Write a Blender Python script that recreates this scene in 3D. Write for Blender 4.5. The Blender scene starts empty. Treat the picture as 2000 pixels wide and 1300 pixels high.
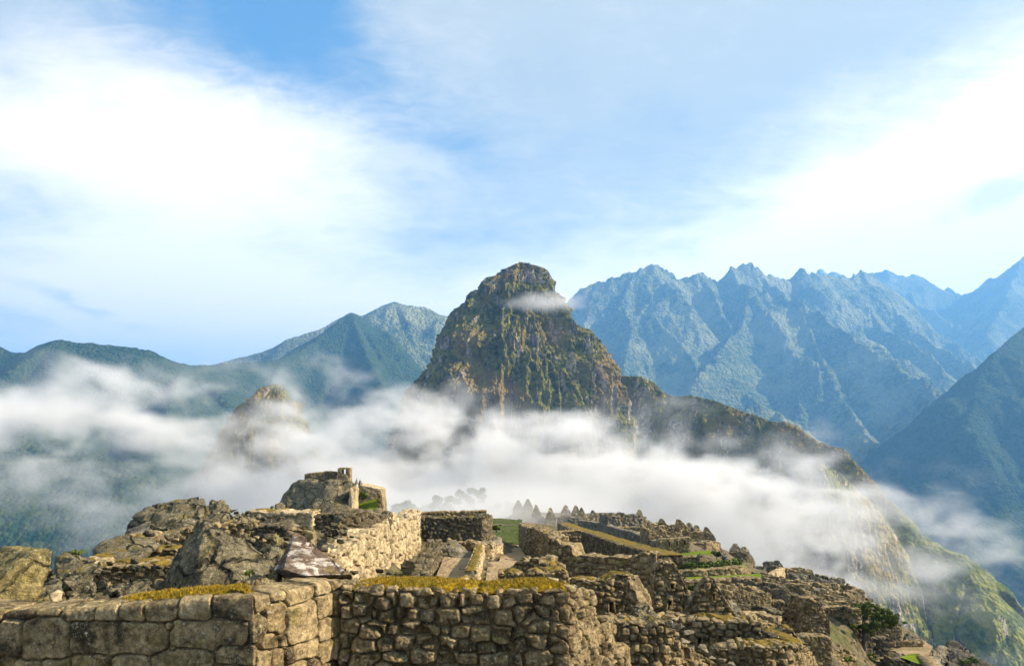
import bpy, bmesh, math, random
import numpy as np
R = math.radians
S = bpy.context.scene
COL = S.collection

# ------------------------------------------------------------------ camera
F = 1333.0          # focal length in the photograph's pixels (2000 wide)
HX, HY = 1000.0, 870.0
cam_d = bpy.data.cameras.new('camera')
cam = bpy.data.objects.new('camera', cam_d); COL.objects.link(cam)
cam.location = (0, 0, 0)                     # eye height is z = 0 everywhere below
cam.rotation_euler = (R(90), 0, 0)
cam_d.sensor_width = 36.0
cam_d.lens = 36.0 * F / 2000.0
cam_d.shift_y = (HY - 650.0) / 2000.0
cam_d.clip_start = 0.05
cam_d.clip_end = 60000.0
S.camera = cam

# ------------------------------------------------------------------ light
SUN_EL, SUN_AZ = R(32), R(93)                # azimuth measured from straight ahead (+Y) towards +X
sd = bpy.data.lights.new('sun', 'SUN'); sd.energy = 5.0; sd.angle = R(0.5); sd.color = (1.0, 0.84, 0.63)
sun = bpy.data.objects.new('sun', sd); COL.objects.link(sun)
sx, sy, sz = math.sin(SUN_AZ) * math.cos(SUN_EL), math.cos(SUN_AZ) * math.cos(SUN_EL), math.sin(SUN_EL)
from mathutils import Vector, Matrix
sun.rotation_euler = Vector((sx, sy, sz)).to_track_quat('Z', 'Y').to_euler()
S.view_settings.view_transform = 'Standard'; S.view_settings.look = 'None'
S.view_settings.gamma = 1.0; S.view_settings.exposure = 1.58
S.view_settings.use_curve_mapping = False
S.render.resolution_x, S.render.resolution_y = 1024, 665
S.cycles.max_bounces = 8; S.cycles.diffuse_bounces = 2; S.cycles.glossy_bounces = 1
S.cycles.transmission_bounces = 2; S.cycles.transparent_max_bounces = 8
S.cycles.volume_bounces = 4
S.cycles.volume_step_rate = 2.2
S.cycles.volume_max_steps = 256

# ------------------------------------------------------------------ node helpers
class NT:
    def __init__(s, nt): s.nt = nt; s.nt.nodes.clear()
    def n(s, typ, **kw):
        nd = s.nt.nodes.new(typ)
        for k, v in kw.items():
            if k == 'inp':
                for kk, vv in v.items():
                    if isinstance(vv, bpy.types.NodeSocket): s.nt.links.new(vv, nd.inputs[kk])
                    else: nd.inputs[kk].default_value = vv
            else: setattr(nd, k, v)
        return nd
    def l(s, a, b): s.nt.links.new(a, b)
    def m(s, op, a, b=None, c=None, clamp=False):
        nd = s.n('ShaderNodeMath', operation=op, use_clamp=clamp)
        for i, v in enumerate((a, b, c)):
            if v is None: continue
            if isinstance(v, bpy.types.NodeSocket): s.l(v, nd.inputs[i])
            else: nd.inputs[i].default_value = v
        return nd.outputs[0]
    def vm(s, op, a, b=None):
        nd = s.n('ShaderNodeVectorMath', operation=op)
        for i, v in enumerate((a, b)):
            if v is None: continue
            if isinstance(v, bpy.types.NodeSocket): s.l(v, nd.inputs[i])
            else: nd.inputs[i].default_value = v
        return nd.outputs['Value'] if op in ('DOT_PRODUCT', 'LENGTH') else nd.outputs[0]
    def noise(s, vec, scale, detail=4, rough=0.55, dist=0.0, lac=2.0):
        nd = s.n('ShaderNodeTexNoise', inp={'Scale': scale, 'Detail': detail, 'Roughness': rough, 'Distortion': dist, 'Lacunarity': lac})
        if vec is not None: s.l(vec, nd.inputs['Vector'])
        return nd.outputs['Fac']
    def mr(s, v, a, b, c=0.0, d=1.0, smooth=True):
        nd = s.n('ShaderNodeMapRange', interpolation_type='SMOOTHSTEP' if smooth else 'LINEAR')
        s.l(v, nd.inputs[0])
        for i, x in enumerate((a, b, c, d)): nd.inputs[i + 1].default_value = x
        return nd.outputs[0]
    def mix(s, f, a, b, blend='MIX'):
        nd = s.n('ShaderNodeMix', data_type='RGBA', blend_type=blend)
        for k, v in ((0, f), (6, a), (7, b)):
            if isinstance(v, bpy.types.NodeSocket): s.l(v, nd.inputs[k])
            else:
                nd.inputs[k].default_value = v if k == 0 else (tuple(v) + (1.0,) if len(v) == 3 else v)
        return nd.outputs[2]
    def scalev(s, vec, sc):
        nd = s.n('ShaderNodeMapping'); s.l(vec, nd.inputs['Vector']); nd.inputs['Scale'].default_value = sc
        return nd.outputs[0]

# ------------------------------------------------------------------ world: physical sky with clouds by direction
W = bpy.data.worlds.new("World"); S.world = W; W.use_nodes = True
t = NT(W.node_tree)
sky = t.n('ShaderNodeTexSky', sky_type='NISHITA', sun_disc=False, sun_elevation=SUN_EL, sun_rotation=SUN_AZ,
          altitude=2400.0, air_density=1.0, dust_density=0.6, ozone_density=2.0)
tc = t.n('ShaderNodeTexCoord'); g = tc.outputs['Generated']
sep = t.n('ShaderNodeSeparateXYZ'); t.l(g, sep.inputs[0])
az = t.m('MULTIPLY', t.m('ARCTAN2', sep.outputs[0], sep.outputs[1]), 57.2958)
el = t.m('MULTIPLY', t.m('ARCSINE', sep.outputs[2]), 57.2958)
# flattened cloud-deck coordinates (a plane overhead), so clouds shrink towards the horizon
zc = t.m('MAXIMUM', sep.outputs[2], 0.06)
cx = t.m('DIVIDE', sep.outputs[0], t.m('ADD', zc, 0.22)); cy = t.m('DIVIDE', sep.outputs[1], t.m('ADD', zc, 0.22))
dv = t.n('ShaderNodeCombineXYZ'); t.l(cx, dv.inputs[0]); t.l(cy, dv.inputs[1]); deck = dv.outputs[0]
n1 = t.noise(deck, 1.5, 7, 0.56, 0.35)
n2 = t.noise(t.vm('ADD', deck, (7.3, 1.1, 0.0)), 4.6, 7, 0.60, 0.5)
n3 = t.noise(t.vm('ADD', deck, (2.3, 9.1, 0.0)), 0.8, 4, 0.5, 0.2)
azw = t.m('ADD', az, t.m('MULTIPLY', t.m('SUBTRACT', n1, 0.5), 16.0))
elw = t.m('ADD', el, t.m('MULTIPLY', t.m('SUBTRACT', n3, 0.5), 12.0))
def blob(a0, e0, sa, se, tilt=0.0):
    c, s_ = math.cos(R(tilt)), math.sin(R(tilt))
    da = t.m('SUBTRACT', azw, a0); de = t.m('SUBTRACT', elw, e0)
    u = t.m('DIVIDE', t.m('ADD', t.m('MULTIPLY', da, c), t.m('MULTIPLY', de, s_)), sa)
    v = t.m('DIVIDE', t.m('SUBTRACT', t.m('MULTIPLY', de, c), t.m('MULTIPLY', da, s_)), se)
    q = t.m('ADD', t.m('MULTIPLY', u, u), t.m('MULTIPLY', v, v))
    return t.m('EXPONENT', t.m('MULTIPLY', q, -1.0))
def acc(items):
    tot = None
    for (w, *b) in items:
        x = t.m('MULTIPLY', blob(*b), w)
        tot = x if tot is None else t.m('ADD', tot, x)
    return tot
# openings of blue sky (weight, azimuth, elevation, widths, tilt) and bright banks, in degrees
openings = acc([(1.12, -23, 31, 12, 7.5, -22), (0.40, -9, 27, 10, 5, -30), (0.50, -40, 14.5, 6, 2.0, 0), (0.22, 8, 26, 12, 7, -10),
                (0.30, -35, 30, 9, 4, 20), (0.12, -2, 20, 8, 7, 0)])
bright = acc([(0.7, -28, 12.5, 13, 3.2, 0), (1.0, -23, 20, 14, 5.5, 0), (1.1, 30, 17, 24, 8, 16), (0.6, -37, 22, 9, 5, 0), (0.9, 16, 11, 34, 5, 0), (0.7, -20, 7.5, 26, 3.5, 0)])
cov = t.m('SUBTRACT', 1.2, openings)
n4 = t.noise(t.scalev(deck, (1.0, 2.2, 1.0)), 13.0, 6, 0.62, 0.8)
cov = t.m('ADD', cov, t.m('MULTIPLY', t.m('SUBTRACT', n2, 0.5), 1.1))
cov = t.m('ADD', cov, t.m('MULTIPLY', t.m('SUBTRACT', n4, 0.5), 0.45))
cov = t.m('ADD', cov, t.m('MULTIPLY', t.m('SUBTRACT', n1, 0.5), 0.8))
cov = t.m('ADD', cov, t.mr(el, 18.0, 6.0, 0.0, 0.7))
cov = t.m('ADD', cov, t.m('MULTIPLY', bright, 0.5))
cov = t.mr(cov, 0.05, 1.0)
br = t.m('ADD', bright, t.m('ADD', t.m('MULTIPLY', t.m('SUBTRACT', n1, 0.5), 0.9), t.m('ADD', t.m('MULTIPLY', t.m('SUBTRACT', n2, 0.5), 0.8), t.m('MULTIPLY', t.m('SUBTRACT', n4, 0.5), 0.4))))
br = t.m('ADD', br, t.mr(el, 18.0, 6.0, 0.0, 0.5))
br = t.mr(br, -0.05, 1.15)
cloud = t.mix(br, (4.9, 4.75, 3.95), (15.0, 12.7, 11.0))
cloud = t.mix(t.mr(el, 16.0, 6.0, 0.0, 1.0), cloud, t.mix(br, (13.5, 9.8, 7.5), (21.0, 15.0, 11.5)))
greyw = acc([(0.9, 37, 16.0, 5, 0.9, 18), (0.5, 29.5, 15.5, 4, 0.6, 15), (0.75, -31.5, 9.2, 6, 0.7, -12), (0.6, -38, 8.0, 8, 0.6, 0), (0.35, -8, 11.5, 9, 0.7, 0)])
greyw = t.mr(t.m('MULTIPLY', greyw, t.mr(n2, 0.3, 0.65)), 0.05, 0.7, 0.0, 0.55)
cloud = t.mix(greyw, cloud, (7.2, 5.9, 5.0))
blue = t.mix(1.0, sky.outputs[0], (1.1, 1.75, 2.1), 'MULTIPLY')
blue = t.mix(0.8, blue, (0.7, 1.75, 3.2))
skyc = t.mix(cov, blue, cloud)
bg = t.n('ShaderNodeBackground', inp={'Color': skyc, 'Strength': 0.050})
out = t.n('ShaderNodeOutputWorld'); t.l(bg.outputs[0], out.inputs[0])
W.cycles.sampling_method = 'MANUAL'; W.cycles.sample_map_resolution = 512

# ------------------------------------------------------------------ numpy helpers
def P(px, py, Y):
    """point that stands Y metres ahead, seen where the photograph shows (px, py)"""
    return np.array([(px - HX) / F * Y, Y, (HY - py) / F * Y])
def _h(ix, iy, iz, seed):
    n = (ix.astype(np.uint32) * np.uint32(0x27d4eb2d)) ^ (iy.astype(np.uint32) * np.uint32(0x165667b1)) ^ (iz.astype(np.uint32) * np.uint32(0x9E3779B1))
    n = n + np.uint32((seed * 2654435761) & 0xffffffff)
    n ^= n >> np.uint32(15); n *= np.uint32(0x2c1b3c6d); n ^= n >> np.uint32(12); n *= np.uint32(0x297a2d39); n ^= n >> np.uint32(15)
    return n.astype(np.float32) * np.float32(1.0 / 4294967296.0)
def vnoise(x, y, z, seed=0):
    xf, yf, zf = np.floor(x), np.floor(y), np.floor(z)
    ix, iy, iz = xf.astype(np.int64), yf.astype(np.int64), zf.astype(np.int64)
    fx, fy, fz = x - xf, y - yf, z - zf
    fx = fx * fx * (3 - 2 * fx); fy = fy * fy * (3 - 2 * fy); fz = fz * fz * (3 - 2 * fz)
    r = 0
    for a in (0, 1):
        wa = fx if a else 1 - fx
        for b in (0, 1):
            wb = fy if b else 1 - fy
            for c in (0, 1):
                wc = fz if c else 1 - fz
                r = r + wa * wb * wc * _h(ix + a, iy + b, iz + c, seed)
    return r * 2 - 1
def fbm(x, y, z, octv=5, seed=0, gain=0.5, lac=2.03, ridged=False):
    x = np.asarray(x, dtype=np.float64); y = np.asarray(y, dtype=np.float64) + 0 * x; z = np.asarray(z, dtype=np.float64) + 0 * x
    amp, tot, r = 1.0, 0.0, 0.0
    for i in range(octv):
        v = vnoise(x, y, z, seed + i * 17)
        if ridged: v = 1 - 2 * np.abs(v)
        r = r + amp * v; tot += amp
        x, y, z = x * lac + 11.3, y * lac + 5.7, z * lac + 3.1
        amp *= gain
    return r / tot
def sstep(a, b, x):
    q = np.clip((x - a) / (b - a), 0, 1); return q * q * (3 - 2 * q)

# ------------------------------------------------------------------ object helpers
def finish(o, mat, parent):
    COL.objects.link(o)
    if mat is not None: o.data.materials.append(mat)
    if parent is not None: o.parent = parent
    return o
def raw_mesh(name, V, Fq, mat=None, parent=None, smooth=True, attrs=None):
    """V (n,3), Fq (m,3 or 4) -> one mesh object"""
    me = bpy.data.meshes.new(name)
    V = np.ascontiguousarray(V, dtype=np.float32); Fq = np.ascontiguousarray(Fq, dtype=np.int32)
    k = Fq.shape[1]
    me.vertices.add(len(V)); me.vertices.foreach_set('co', V.ravel())
    me.loops.add(Fq.size); me.loops.foreach_set('vertex_index', Fq.ravel())
    me.polygons.add(len(Fq)); me.polygons.foreach_set('loop_start', np.arange(0, Fq.size, k, dtype=np.int32))
    me.polygons.foreach_set('loop_total', np.full(len(Fq), k, dtype=np.int32))
    me.update(calc_edges=True)
    if smooth: me.polygons.foreach_set('use_smooth', np.ones(len(Fq), dtype=bool))
    for an, av in (attrs or {}).items():
        a = me.attributes.new(an, 'FLOAT', 'POINT'); a.data.foreach_set('value', np.ascontiguousarray(av, dtype=np.float32).ravel())
    me.validate()
    return finish(bpy.data.objects.new(name, me), mat, parent)
def grid_faces(nu, nv, off=0, wrap=False, flip=False):
    i = np.arange(nu - 1)[:, None] * nv; j = np.arange(nv - 1)[None, :]
    a = (i + j).ravel(); f = np.stack([a, a + nv, a + nv + 1, a + 1], 1)
    if wrap:
        j = np.arange(nv - 1); a = (nu - 1) * nv + j
        f = np.vstack([f, np.stack([a, j, j + 1, a + 1], 1)])
    if flip: f = f[:, ::-1]
    return f + off
def tag(o, label=None, cat=None, group=None, kind=None):
    if label: o['label'] = label
    if cat: o['category'] = cat
    if group: o['group'] = group
    if kind: o['kind'] = kind
    return o
def empty(name, loc=(0, 0, 0)):
    o = bpy.data.objects.new(name, None); COL.objects.link(o); o.location = [float(v) for v in loc]; o.empty_display_size = 0.2
    return o
def mat_new(name):
    m = bpy.data.materials.new(name); m.use_nodes = True
    return m, NT(m.node_tree)
def out_bsdf(t, color, rough=0.9, bump=None, spec=0.25, dist=1.0, strength=1.0, normal=None):
    b = t.n('ShaderNodeBsdfPrincipled')
    if isinstance(color, bpy.types.NodeSocket): t.l(color, b.inputs['Base Color'])
    else: b.inputs['Base Color'].default_value = tuple(color) + (1.0,)
    if isinstance(rough, bpy.types.NodeSocket): t.l(rough, b.inputs['Roughness'])
    else: b.inputs['Roughness'].default_value = rough
    b.inputs['Specular IOR Level'].default_value = spec
    if bump is not None:
        bp = t.n('ShaderNodeBump', inp={'Height': bump, 'Distance': dist, 'Strength': strength}); t.l(bp.outputs[0], b.inputs['Normal'])
    o = t.n('ShaderNodeOutputMaterial'); t.l(b.outputs[0], o.inputs[0])
    return b
# ------------------------------------------------------------------ mountain materials
def mountain_mat(name, forest, forest2, rock, rockamt, scale, bump_d, streak=0.0, dry_sunlit=None, low=None):
    m, t = mat_new(name)
    geo = t.n('ShaderNodeNewGeometry'); pos = geo.outputs['Position']
    vor = t.n('ShaderNodeTexVoronoi', feature='F1', inp={'Scale': 1.0 / scale, 'Randomness': 1.0}); t.l(pos, vor.inputs['Vector'])
    crown = t.m('SUBTRACT', 1.0, vor.outputs['Distance'])
    vor2 = t.n('ShaderNodeTexVoronoi', feature='F1', inp={'Scale': 2.3 / scale}); t.l(pos, vor2.inputs['Vector'])
    nb = t.noise(pos, 0.06 / scale, 6, 0.6)
    nm = t.noise(pos, 0.30 / scale, 5, 0.6)
    csep = t.n('ShaderNodeSeparateColor'); t.l(vor.outputs['Color'], csep.inputs[0])
    col = t.mix(t.mr(t.m('ADD', t.m('MULTIPLY', csep.outputs[0], 0.5), t.m('MULTIPLY', nm, 0.9)), 0.35, 1.0), forest, forest2)
    if dry_sunlit is not None:
        col = t.mix(t.m('MULTIPLY', t.mr(nb, 0.46, 0.60), 0.9), col, dry_sunlit)  # patches of dry scrub; on the far range they also stand for sunlit spots
    if low is not None:
        sz_ = t.n('ShaderNodeSeparateXYZ'); t.l(pos, sz_.inputs[0])
        lowm = t.mr(t.m('ADD', sz_.outputs[2], t.m('MULTIPLY', nb, 60.0)), low + 45.0, low + 5.0)
        col = t.mix(lowm, col, t.mix(t.mr(nm, 0.4, 0.62), (0.075, 0.105, 0.025), (0.22, 0.225, 0.06)))
    st = t.noise(t.scalev(pos, (1.0, 1.0, 0.13)), 0.30 / scale, 7, 0.68, 0.4)
    sepn = t.n('ShaderNodeSeparateXYZ'); t.l(geo.outputs['Normal'], sepn.inputs[0])
    steep = t.mr(sepn.outputs[2], 0.75, 0.15)
    rk = t.mr(t.m('ADD', st, t.m('MULTIPLY', t.m('SUBTRACT', steep, 0.5), 0.22)), 0.64 - rockamt, 0.70 - rockamt)
    rkc = t.mix(t.mr(t.noise(pos, 1.2 / scale, 4, 0.6), 0.35, 0.65), tuple(c * 0.55 for c in rock), rock)
    col = t.mix(rk, col, rkc)
    h = t.m('ADD', t.m('MULTIPLY', crown, t.m('SUBTRACT', 1.0, t.m('MULTIPLY', rk, 0.8))), t.m('MULTIPLY', st, 1.2))
    h = t.m('ADD', h, t.m('MULTIPLY', vor2.outputs['Distance'], -0.35))
    out_bsdf(t, col, 0.95, bump=h, spec=0.05, dist=bump_d, strength=1.0)
    return m
M_far = mountain_mat('far_forest', (0.045, 0.080, 0.035), (0.19, 0.21, 0.10), (0.34, 0.31, 0.25), 0.01, 16.0, 24.0, dry_sunlit=(0.27, 0.28, 0.15))  # pale grass patches that paint sunlit spots into the far forest colour
M_hill = mountain_mat('hill_forest', (0.018, 0.050, 0.025), (0.060, 0.085, 0.035), (0.2, 0.19, 0.16), -0.03, 9.0, 9.0)
M_peak = mountain_mat('peak_scrub', (0.042, 0.055, 0.011), (0.18, 0.165, 0.042), (0.42, 0.35, 0.27), 0.005, 4.2, 3.4, dry_sunlit=(0.20, 0.145, 0.050), low=-55)
M_slope = mountain_mat('slope_scrub', (0.08, 0.10, 0.022), (0.22, 0.22, 0.060), (0.5, 0.42, 0.30), 0.03, 4.5, 4.0, dry_sunlit=(0.33, 0.25, 0.10))

# ------------------------------------------------------------------ heightfield massifs from ridge lines
def seg_field(X, Y, pts, k, cap=None):
    """height of a ridge with crest through pts (n,3), falling k metres per metre away from it"""
    best = np.full(X.shape, -1e9); dist = np.full(X.shape, 1e9)
    for a, b in zip(pts[:-1], pts[1:]):
        d = b[:2] - a[:2]; L2 = (d ** 2).sum() + 1e-9
        s = np.clip(((X - a[0]) * d[0] + (Y - a[1]) * d[1]) / L2, 0, 1)
        dd = np.hypot(X - (a[0] + s * d[0]), Y - (a[1] + s * d[1]))
        h = a[2] + s * (b[2] - a[2]) - k * dd
        u = h > best
        best = np.where(u, h, best); dist = np.where(u, dd, dist)
    return best, dist
def massif(name, ridges, x0, x1, y0, y1, step, base, amp, wl, mat, seed, warp=0.0, fine=0.0, finewl=40.0, gully=0.62, crest=0.0):
    nx, ny = int((x1 - x0) / step) + 1, int((y1 - y0) / step) + 1
    X, Y = np.meshgrid(np.linspace(x0, x1, nx), np.linspace(y0, y1, ny), indexing='ij')
    wx = fbm(X / (wl * 1.3), Y / (wl * 1.3), 0.3, 4, seed + 5) * warp; wy = fbm(X / (wl * 1.3), Y / (wl * 1.3), 9.3, 4, seed + 6) * warp
    H = np.full(X.shape, float(base)); D = np.full(X.shape, 1e9)
    for pts, k in ridges:
        pts = np.array([P(*p) for p in pts])
        # warp only away from the crest so that its skyline stays where it is
        _, d0 = seg_field(X, Y, pts, k)
        f = np.clip(d0 / (wl * 1.0), 0, 1)
        h, d = seg_field(X + wx * f, Y + wy * f, pts, k)
        u = h > H
        H = np.where(u, h, H); D = np.where(u, d, D)
    r = fbm(X / wl, Y / wl, 0.7, 6, seed, 0.5, ridged=True)
    a = np.minimum(amp, D * gully + amp * 0.05)
    H = H + (r - 0.35) * a
    H = H + np.clip(fbm(X / (wl * .16), Y / (wl * .16), 2.7, 4, seed + 23, 0.55, ridged=True), -0.2, 1) * crest * np.exp(-D / (wl * 0.25))
    H = H + fbm(X / finewl, Y / finewl, 1.7, 4, seed + 40, 0.6) * fine
    V = np.stack([X, Y, H], -1).reshape(-1, 3)
    keep = grid_faces(nx, ny)
    o = raw_mesh(name, V, keep, mat)
    return tag(o, kind='structure')

Rm = [
 # skyline of the big range (left of the col)
 ([(1080,640,4500),(1130,575,4500),(1170,558,4500),(1200,548,4480),(1240,533,4480),(1272,517,4500),(1300,534,4520),(1328,551,4560),(1363,537,4550),(1400,556,4600),(1415,545,4600),(1427,527,4620),(1470,521,4640),(1488,538,4660),(1521,548,4700),(1545,547,4750),(1562,526,4760),(1575,538,4780),(1593,539,4800),(1625,545,4900),(1656,548,5000),(1682,534,5050),(1706,540,5080)], 1.15),
 # spurs coming towards the viewer from it
 ([(1427,528,4600),(1440,560,4420),(1466,569,4260),(1521,583,4120),(1558,594,4020),(1595,613,3900),(1632,640,3760),(1669,668,3600),(1706,695,3440),(1761,721,3240),(1806,745,3060),(1845,800,2860),(1880,860,2700)], 0.95),
 ([(1558,594,4020),(1580,650,3800),(1604,710,3560),(1640,780,3250),(1690,850,2900),(1740,930,2500)], 0.85),
 ([(1466,569,4260),(1450,640,3950),(1400,700,3600),(1360,745,3350)], 1.0),
 ([(1363,538,4550),(1395,580,4300),(1412,620,4100),(1440,665,3900)], 1.1),
 ([(1272,518,4500),(1300,560,4300),(1330,585,4150),(1352,605,4050)], 1.1),
 ([(1240,533,4480),(1215,600,4200),(1235,650,3950),(1220,720,3600)], 1.05),
 ([(1290,640,3950),(1325,668,3800),(1345,700,3650),(1365,735,3500)], 1.1),
 ([(1706,540,5080),(1732,587,4850),(1754,617,4680),(1780,650,4500),(1828,683,4260),(1865,696,4100),(1894,714,3960),(1925,760,3700)], 1.1),
 ([(1700,610,4600),(1721,646,4350),(1761,667,4150),(1817,702,3900),(1840,730,3760)], 1.15),
 ([(1545,547,4750),(1560,590,4560),(1590,600,4400)], 1.1),
 ([(1470,521,4640),(1500,560,4500),(1530,575,4400)], 1.1),
 ([(1420,860,2600),(1470,800,2750),(1500,810,2700),(1560,850,2500),(1620,930,2250)], 0.8),
]
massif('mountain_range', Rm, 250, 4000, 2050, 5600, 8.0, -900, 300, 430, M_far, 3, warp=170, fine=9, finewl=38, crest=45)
Rb = [
 ([(1600,530,7200),(1625,532,7200),(1656,545,7200),(1700,545,7000),(1732,532,6900),(1758,538,6900),(1795,543,6900),(1817,564,6900),(1832,570,6900),(1843,577,6850),(1852,568,6850),(1876,580,6800),(1890,583,6800),(1905,575,6700),(1924,558,6600),(1933,547,6600),(1950,554,6500),(1961,545,6500),(1968,527,6400),(1983,512,6400),(1998,499,6400),(2040,480,6400),(2120,500,6400)], 1.0),
 ([(1758,540,6900),(1791,598,6400),(1846,626,6000),(1890,654,5700),(1935,688,5400),(1960,720,5200)], 1.15),
 ([(1998,499,6400),(1960,600,5800),(1930,650,5500)], 1.0),
]
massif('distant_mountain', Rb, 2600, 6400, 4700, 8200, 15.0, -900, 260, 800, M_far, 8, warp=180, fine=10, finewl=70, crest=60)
Rn = [
 ([(2300,520,2500),(2150,560,2450),(2060,600,2400),(2000,636,2350),(1964,665,2300),(1935,700,2250),(1912,735,2200),(1900,800,2100),(1890,880,2000)], 0.95),
 ([(2300,860,1750),(2100,930,1700),(2000,975,1650),(1969,989,1630),(1938,1007,1600),(1907,1030,1570),(1876,1064,1530),(1850,1110,1480)], 0.9),
]
massif('valley_slope', Rn, 750, 3300, 1050, 3400, 6.0, -800, 110, 300, M_hill, 21, warp=60, fine=6, finewl=26)
Rl = [
 ([(-500,720,2000),(-250,700,1900),(-100,672,1820),(0,678,1800),(21,685,1780),(52,689,1760),(75,672,1750),(119,664,1740),(157,670,1740),(210,670,1750),(262,675,1760),(297,685,1780),(332,703,1800),(354,711,1830),(385,713,1900),(437,711,2000),(490,707,2120),(546,701,2250),(577,690,2350),(612,669,2450),(640,645,2550),(665,620,2620),(685,608,2660),(705,619,2700)], 0.8),
 ([(-300,850,1150),(-60,860,1120),(0,850,1100),(56,829,1090),(105,862,1080),(170,885,1070),(260,900,1060),(340,960,1040),(400,1040,1000)], 0.8),
 ([(119,664,1740),(110,760,1500),(60,830,1250)], 0.8),
 ([(354,711,1830),(330,800,1500),(290,900,1200)], 0.8),
 ([(546,701,2250),(520,780,1900),(480,860,1600)], 0.8),
 ([(685,608,2660),(720,700,2300),(760,780,2000)], 0.95),
]
massif('forested_hill', Rl, -2100, 250, 640, 3000, 6.0, -800, 120, 330, M_hill, 31, warp=70, fine=7, finewl=24)
Rk = [
 ([(380,730,3300),(430,707,3300),(455,700,3300),(490,692,3250),(532,678,3250),(560,661,3250),(595,650,3250),(623,643,3250),(665,620,3300),(685,609,3300),(705,617,3300),(720,611,3300),(745,598,3280),(770,590,3280),(790,595,3280),(830,600,3300),(860,614,3320),(880,620,3340),(940,640,3360),(1050,690,3400)], 0.85),
 ([(770,591,3280),(800,680,2950),(820,760,2700)], 0.95),
 ([(860,614,3320),(850,700,3000),(830,780,2700)], 0.95),
]
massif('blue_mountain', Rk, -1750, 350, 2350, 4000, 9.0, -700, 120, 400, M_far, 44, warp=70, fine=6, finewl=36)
# valley floor, one sheet to the horizon
bm_v = np.array([[-24000, -6000, -900], [26000, -6000, -900], [26000, 30000, -900], [-24000, 30000, -900]], float)
tag(raw_mesh('valley_ground', bm_v, np.array([[0, 1, 2, 3]]), M_hill, smooth=False), kind='structure')

# ------------------------------------------------------------------ the steep peaks, built ring by ring
def peak(name, left, right, Yc, zbot, depth, mat, seed, A, na=900, nz=420, jag=1.0, fl=26.0, slim=0.05):
    """left / right: outline in the photograph from the top down; the body is rounded in depth"""
    L = np.array([P(px, py, Yc) for px, py in left]); Rr = np.array([P(px, py, Yc) for px, py in right])
    zt = min(L[0, 2], Rr[0, 2])
    tt = np.linspace(0, 1, nz) ** 1.25
    z = zt - (zt - zbot) * tt
    xl = np.interp(-z, -L[:, 2], L[:, 0]); xr = np.interp(-z, -Rr[:, 2], Rr[:, 0])
    cxx, a = (xl + xr) / 2, (xr - xl) / 2
    a = a * (1 - slim * (1 - 0.65 * tt)); cxx = cxx - slim * 30 * (1 - tt) * (slim > 0.1)
    a = a * np.clip(tt / 0.012, 0, 1) ** 0.5
    # more columns on the side towards the camera
    th = np.linspace(0, 1, na, endpoint=False); th = 2 * np.pi * th
    ang = -np.pi / 2 + th + 0.42 * np.sin(th) * -1
    ca, sa = np.cos(ang), np.sin(ang)
    pw = 0.86
    ex, ey = np.sign(ca) * np.abs(ca) ** pw, np.sign(sa) * np.abs(sa) ** pw
    X = cxx[:, None] + a[:, None] * ex[None]; Y = Yc + (a[:, None] * depth) * ey[None] ; Z = np.repeat(z[:, None], na, 1)
    nx_, ny_ = ex[None] + 0 * X, ey[None] + 0 * X
    # vertical flutes, ledges and roughness
    f1 = fbm(X / fl, Y / fl, Z / (fl * 4.2), 5, seed, 0.55, ridged=True)
    f2 = fbm(X / (fl * 3), Y / (fl * 3), Z / (fl * 5), 4, seed + 9, 0.5)
    f3 = fbm(X / 4.5, Y / 4.5, Z / 9.0, 4, seed + 19, 0.6)
    w = np.clip(a / (A * 2.4), 0.12, 1)[:, None]
    d = (f1 - 0.45) * A * 1.25 * w + f2 * A * 0.8 * w + f3 * 3.0 * jag
    X = X + nx_ * d; Y = Y + ny_ * d; Z = Z + f3 * 1.6 * jag + fbm(X / 14, Y / 14, Z / 14, 3, seed + 3) * 2.0 * jag * w
    V = np.stack([X, Y, Z], -1)
    V = np.swapaxes(V, 0, 1).reshape(-1, 3)          # columns first
    top = np.array([[cxx[0], Yc, zt + 0.5]])
    Fc = grid_faces(na, nz, wrap=True)
    return tag(raw_mesh(name, V, Fc, mat), kind='structure')
hpL = [(1014,512),(995,517),(984,527),(970,530),(964,539),(947,548),(940,561),(918,576),(907,594),(892,609),(881,628),(874,642),(859,665),(848,687),(829,709),(811,738),(789,779),(760,840),(720,930),(680,1020),(640,1120),(600,1300)]
hpR = [(1016,512),(1040,515),(1058,524),(1069,534),(1077,550),(1086,569),(1099,583),(1110,606),(1121,624),(1137,633),(1147,646),(1158,661),(1171,667),(1180,687),(1195,705),(1213,727),(1226,770),(1242,830),(1260,890),(1290,960),(1330,1060),(1400,1300)]
peak('steep_peak', hpL, hpR, 760.0, -235, 0.62, M_peak, 5, 15.0, na=1100, nz=520, fl=24, slim=0.035)
smL = [(538,749),(522,752),(512,757),(503,764),(490,772),(475,784),(462,800),(449,814),(437,830),(425,852),(414,880),(400,910),(385,935),(370,960),(355,985),(330,1040),(290,1150),(200,1640)]
smR = [(540,749),(556,753),(562,762),(565,773),(574,780),(585,783),(591,798),(590,812),(600,822),(612,838),(625,860),(640,900),(655,950),(670,1000),(690,1060),(720,1150),(860,1640)]
peak('small_peak', smL, smR, 520.0, -300, 0.7, M_peak, 15, 5.0, na=560, nz=300, jag=0.6, fl=14)

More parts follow.
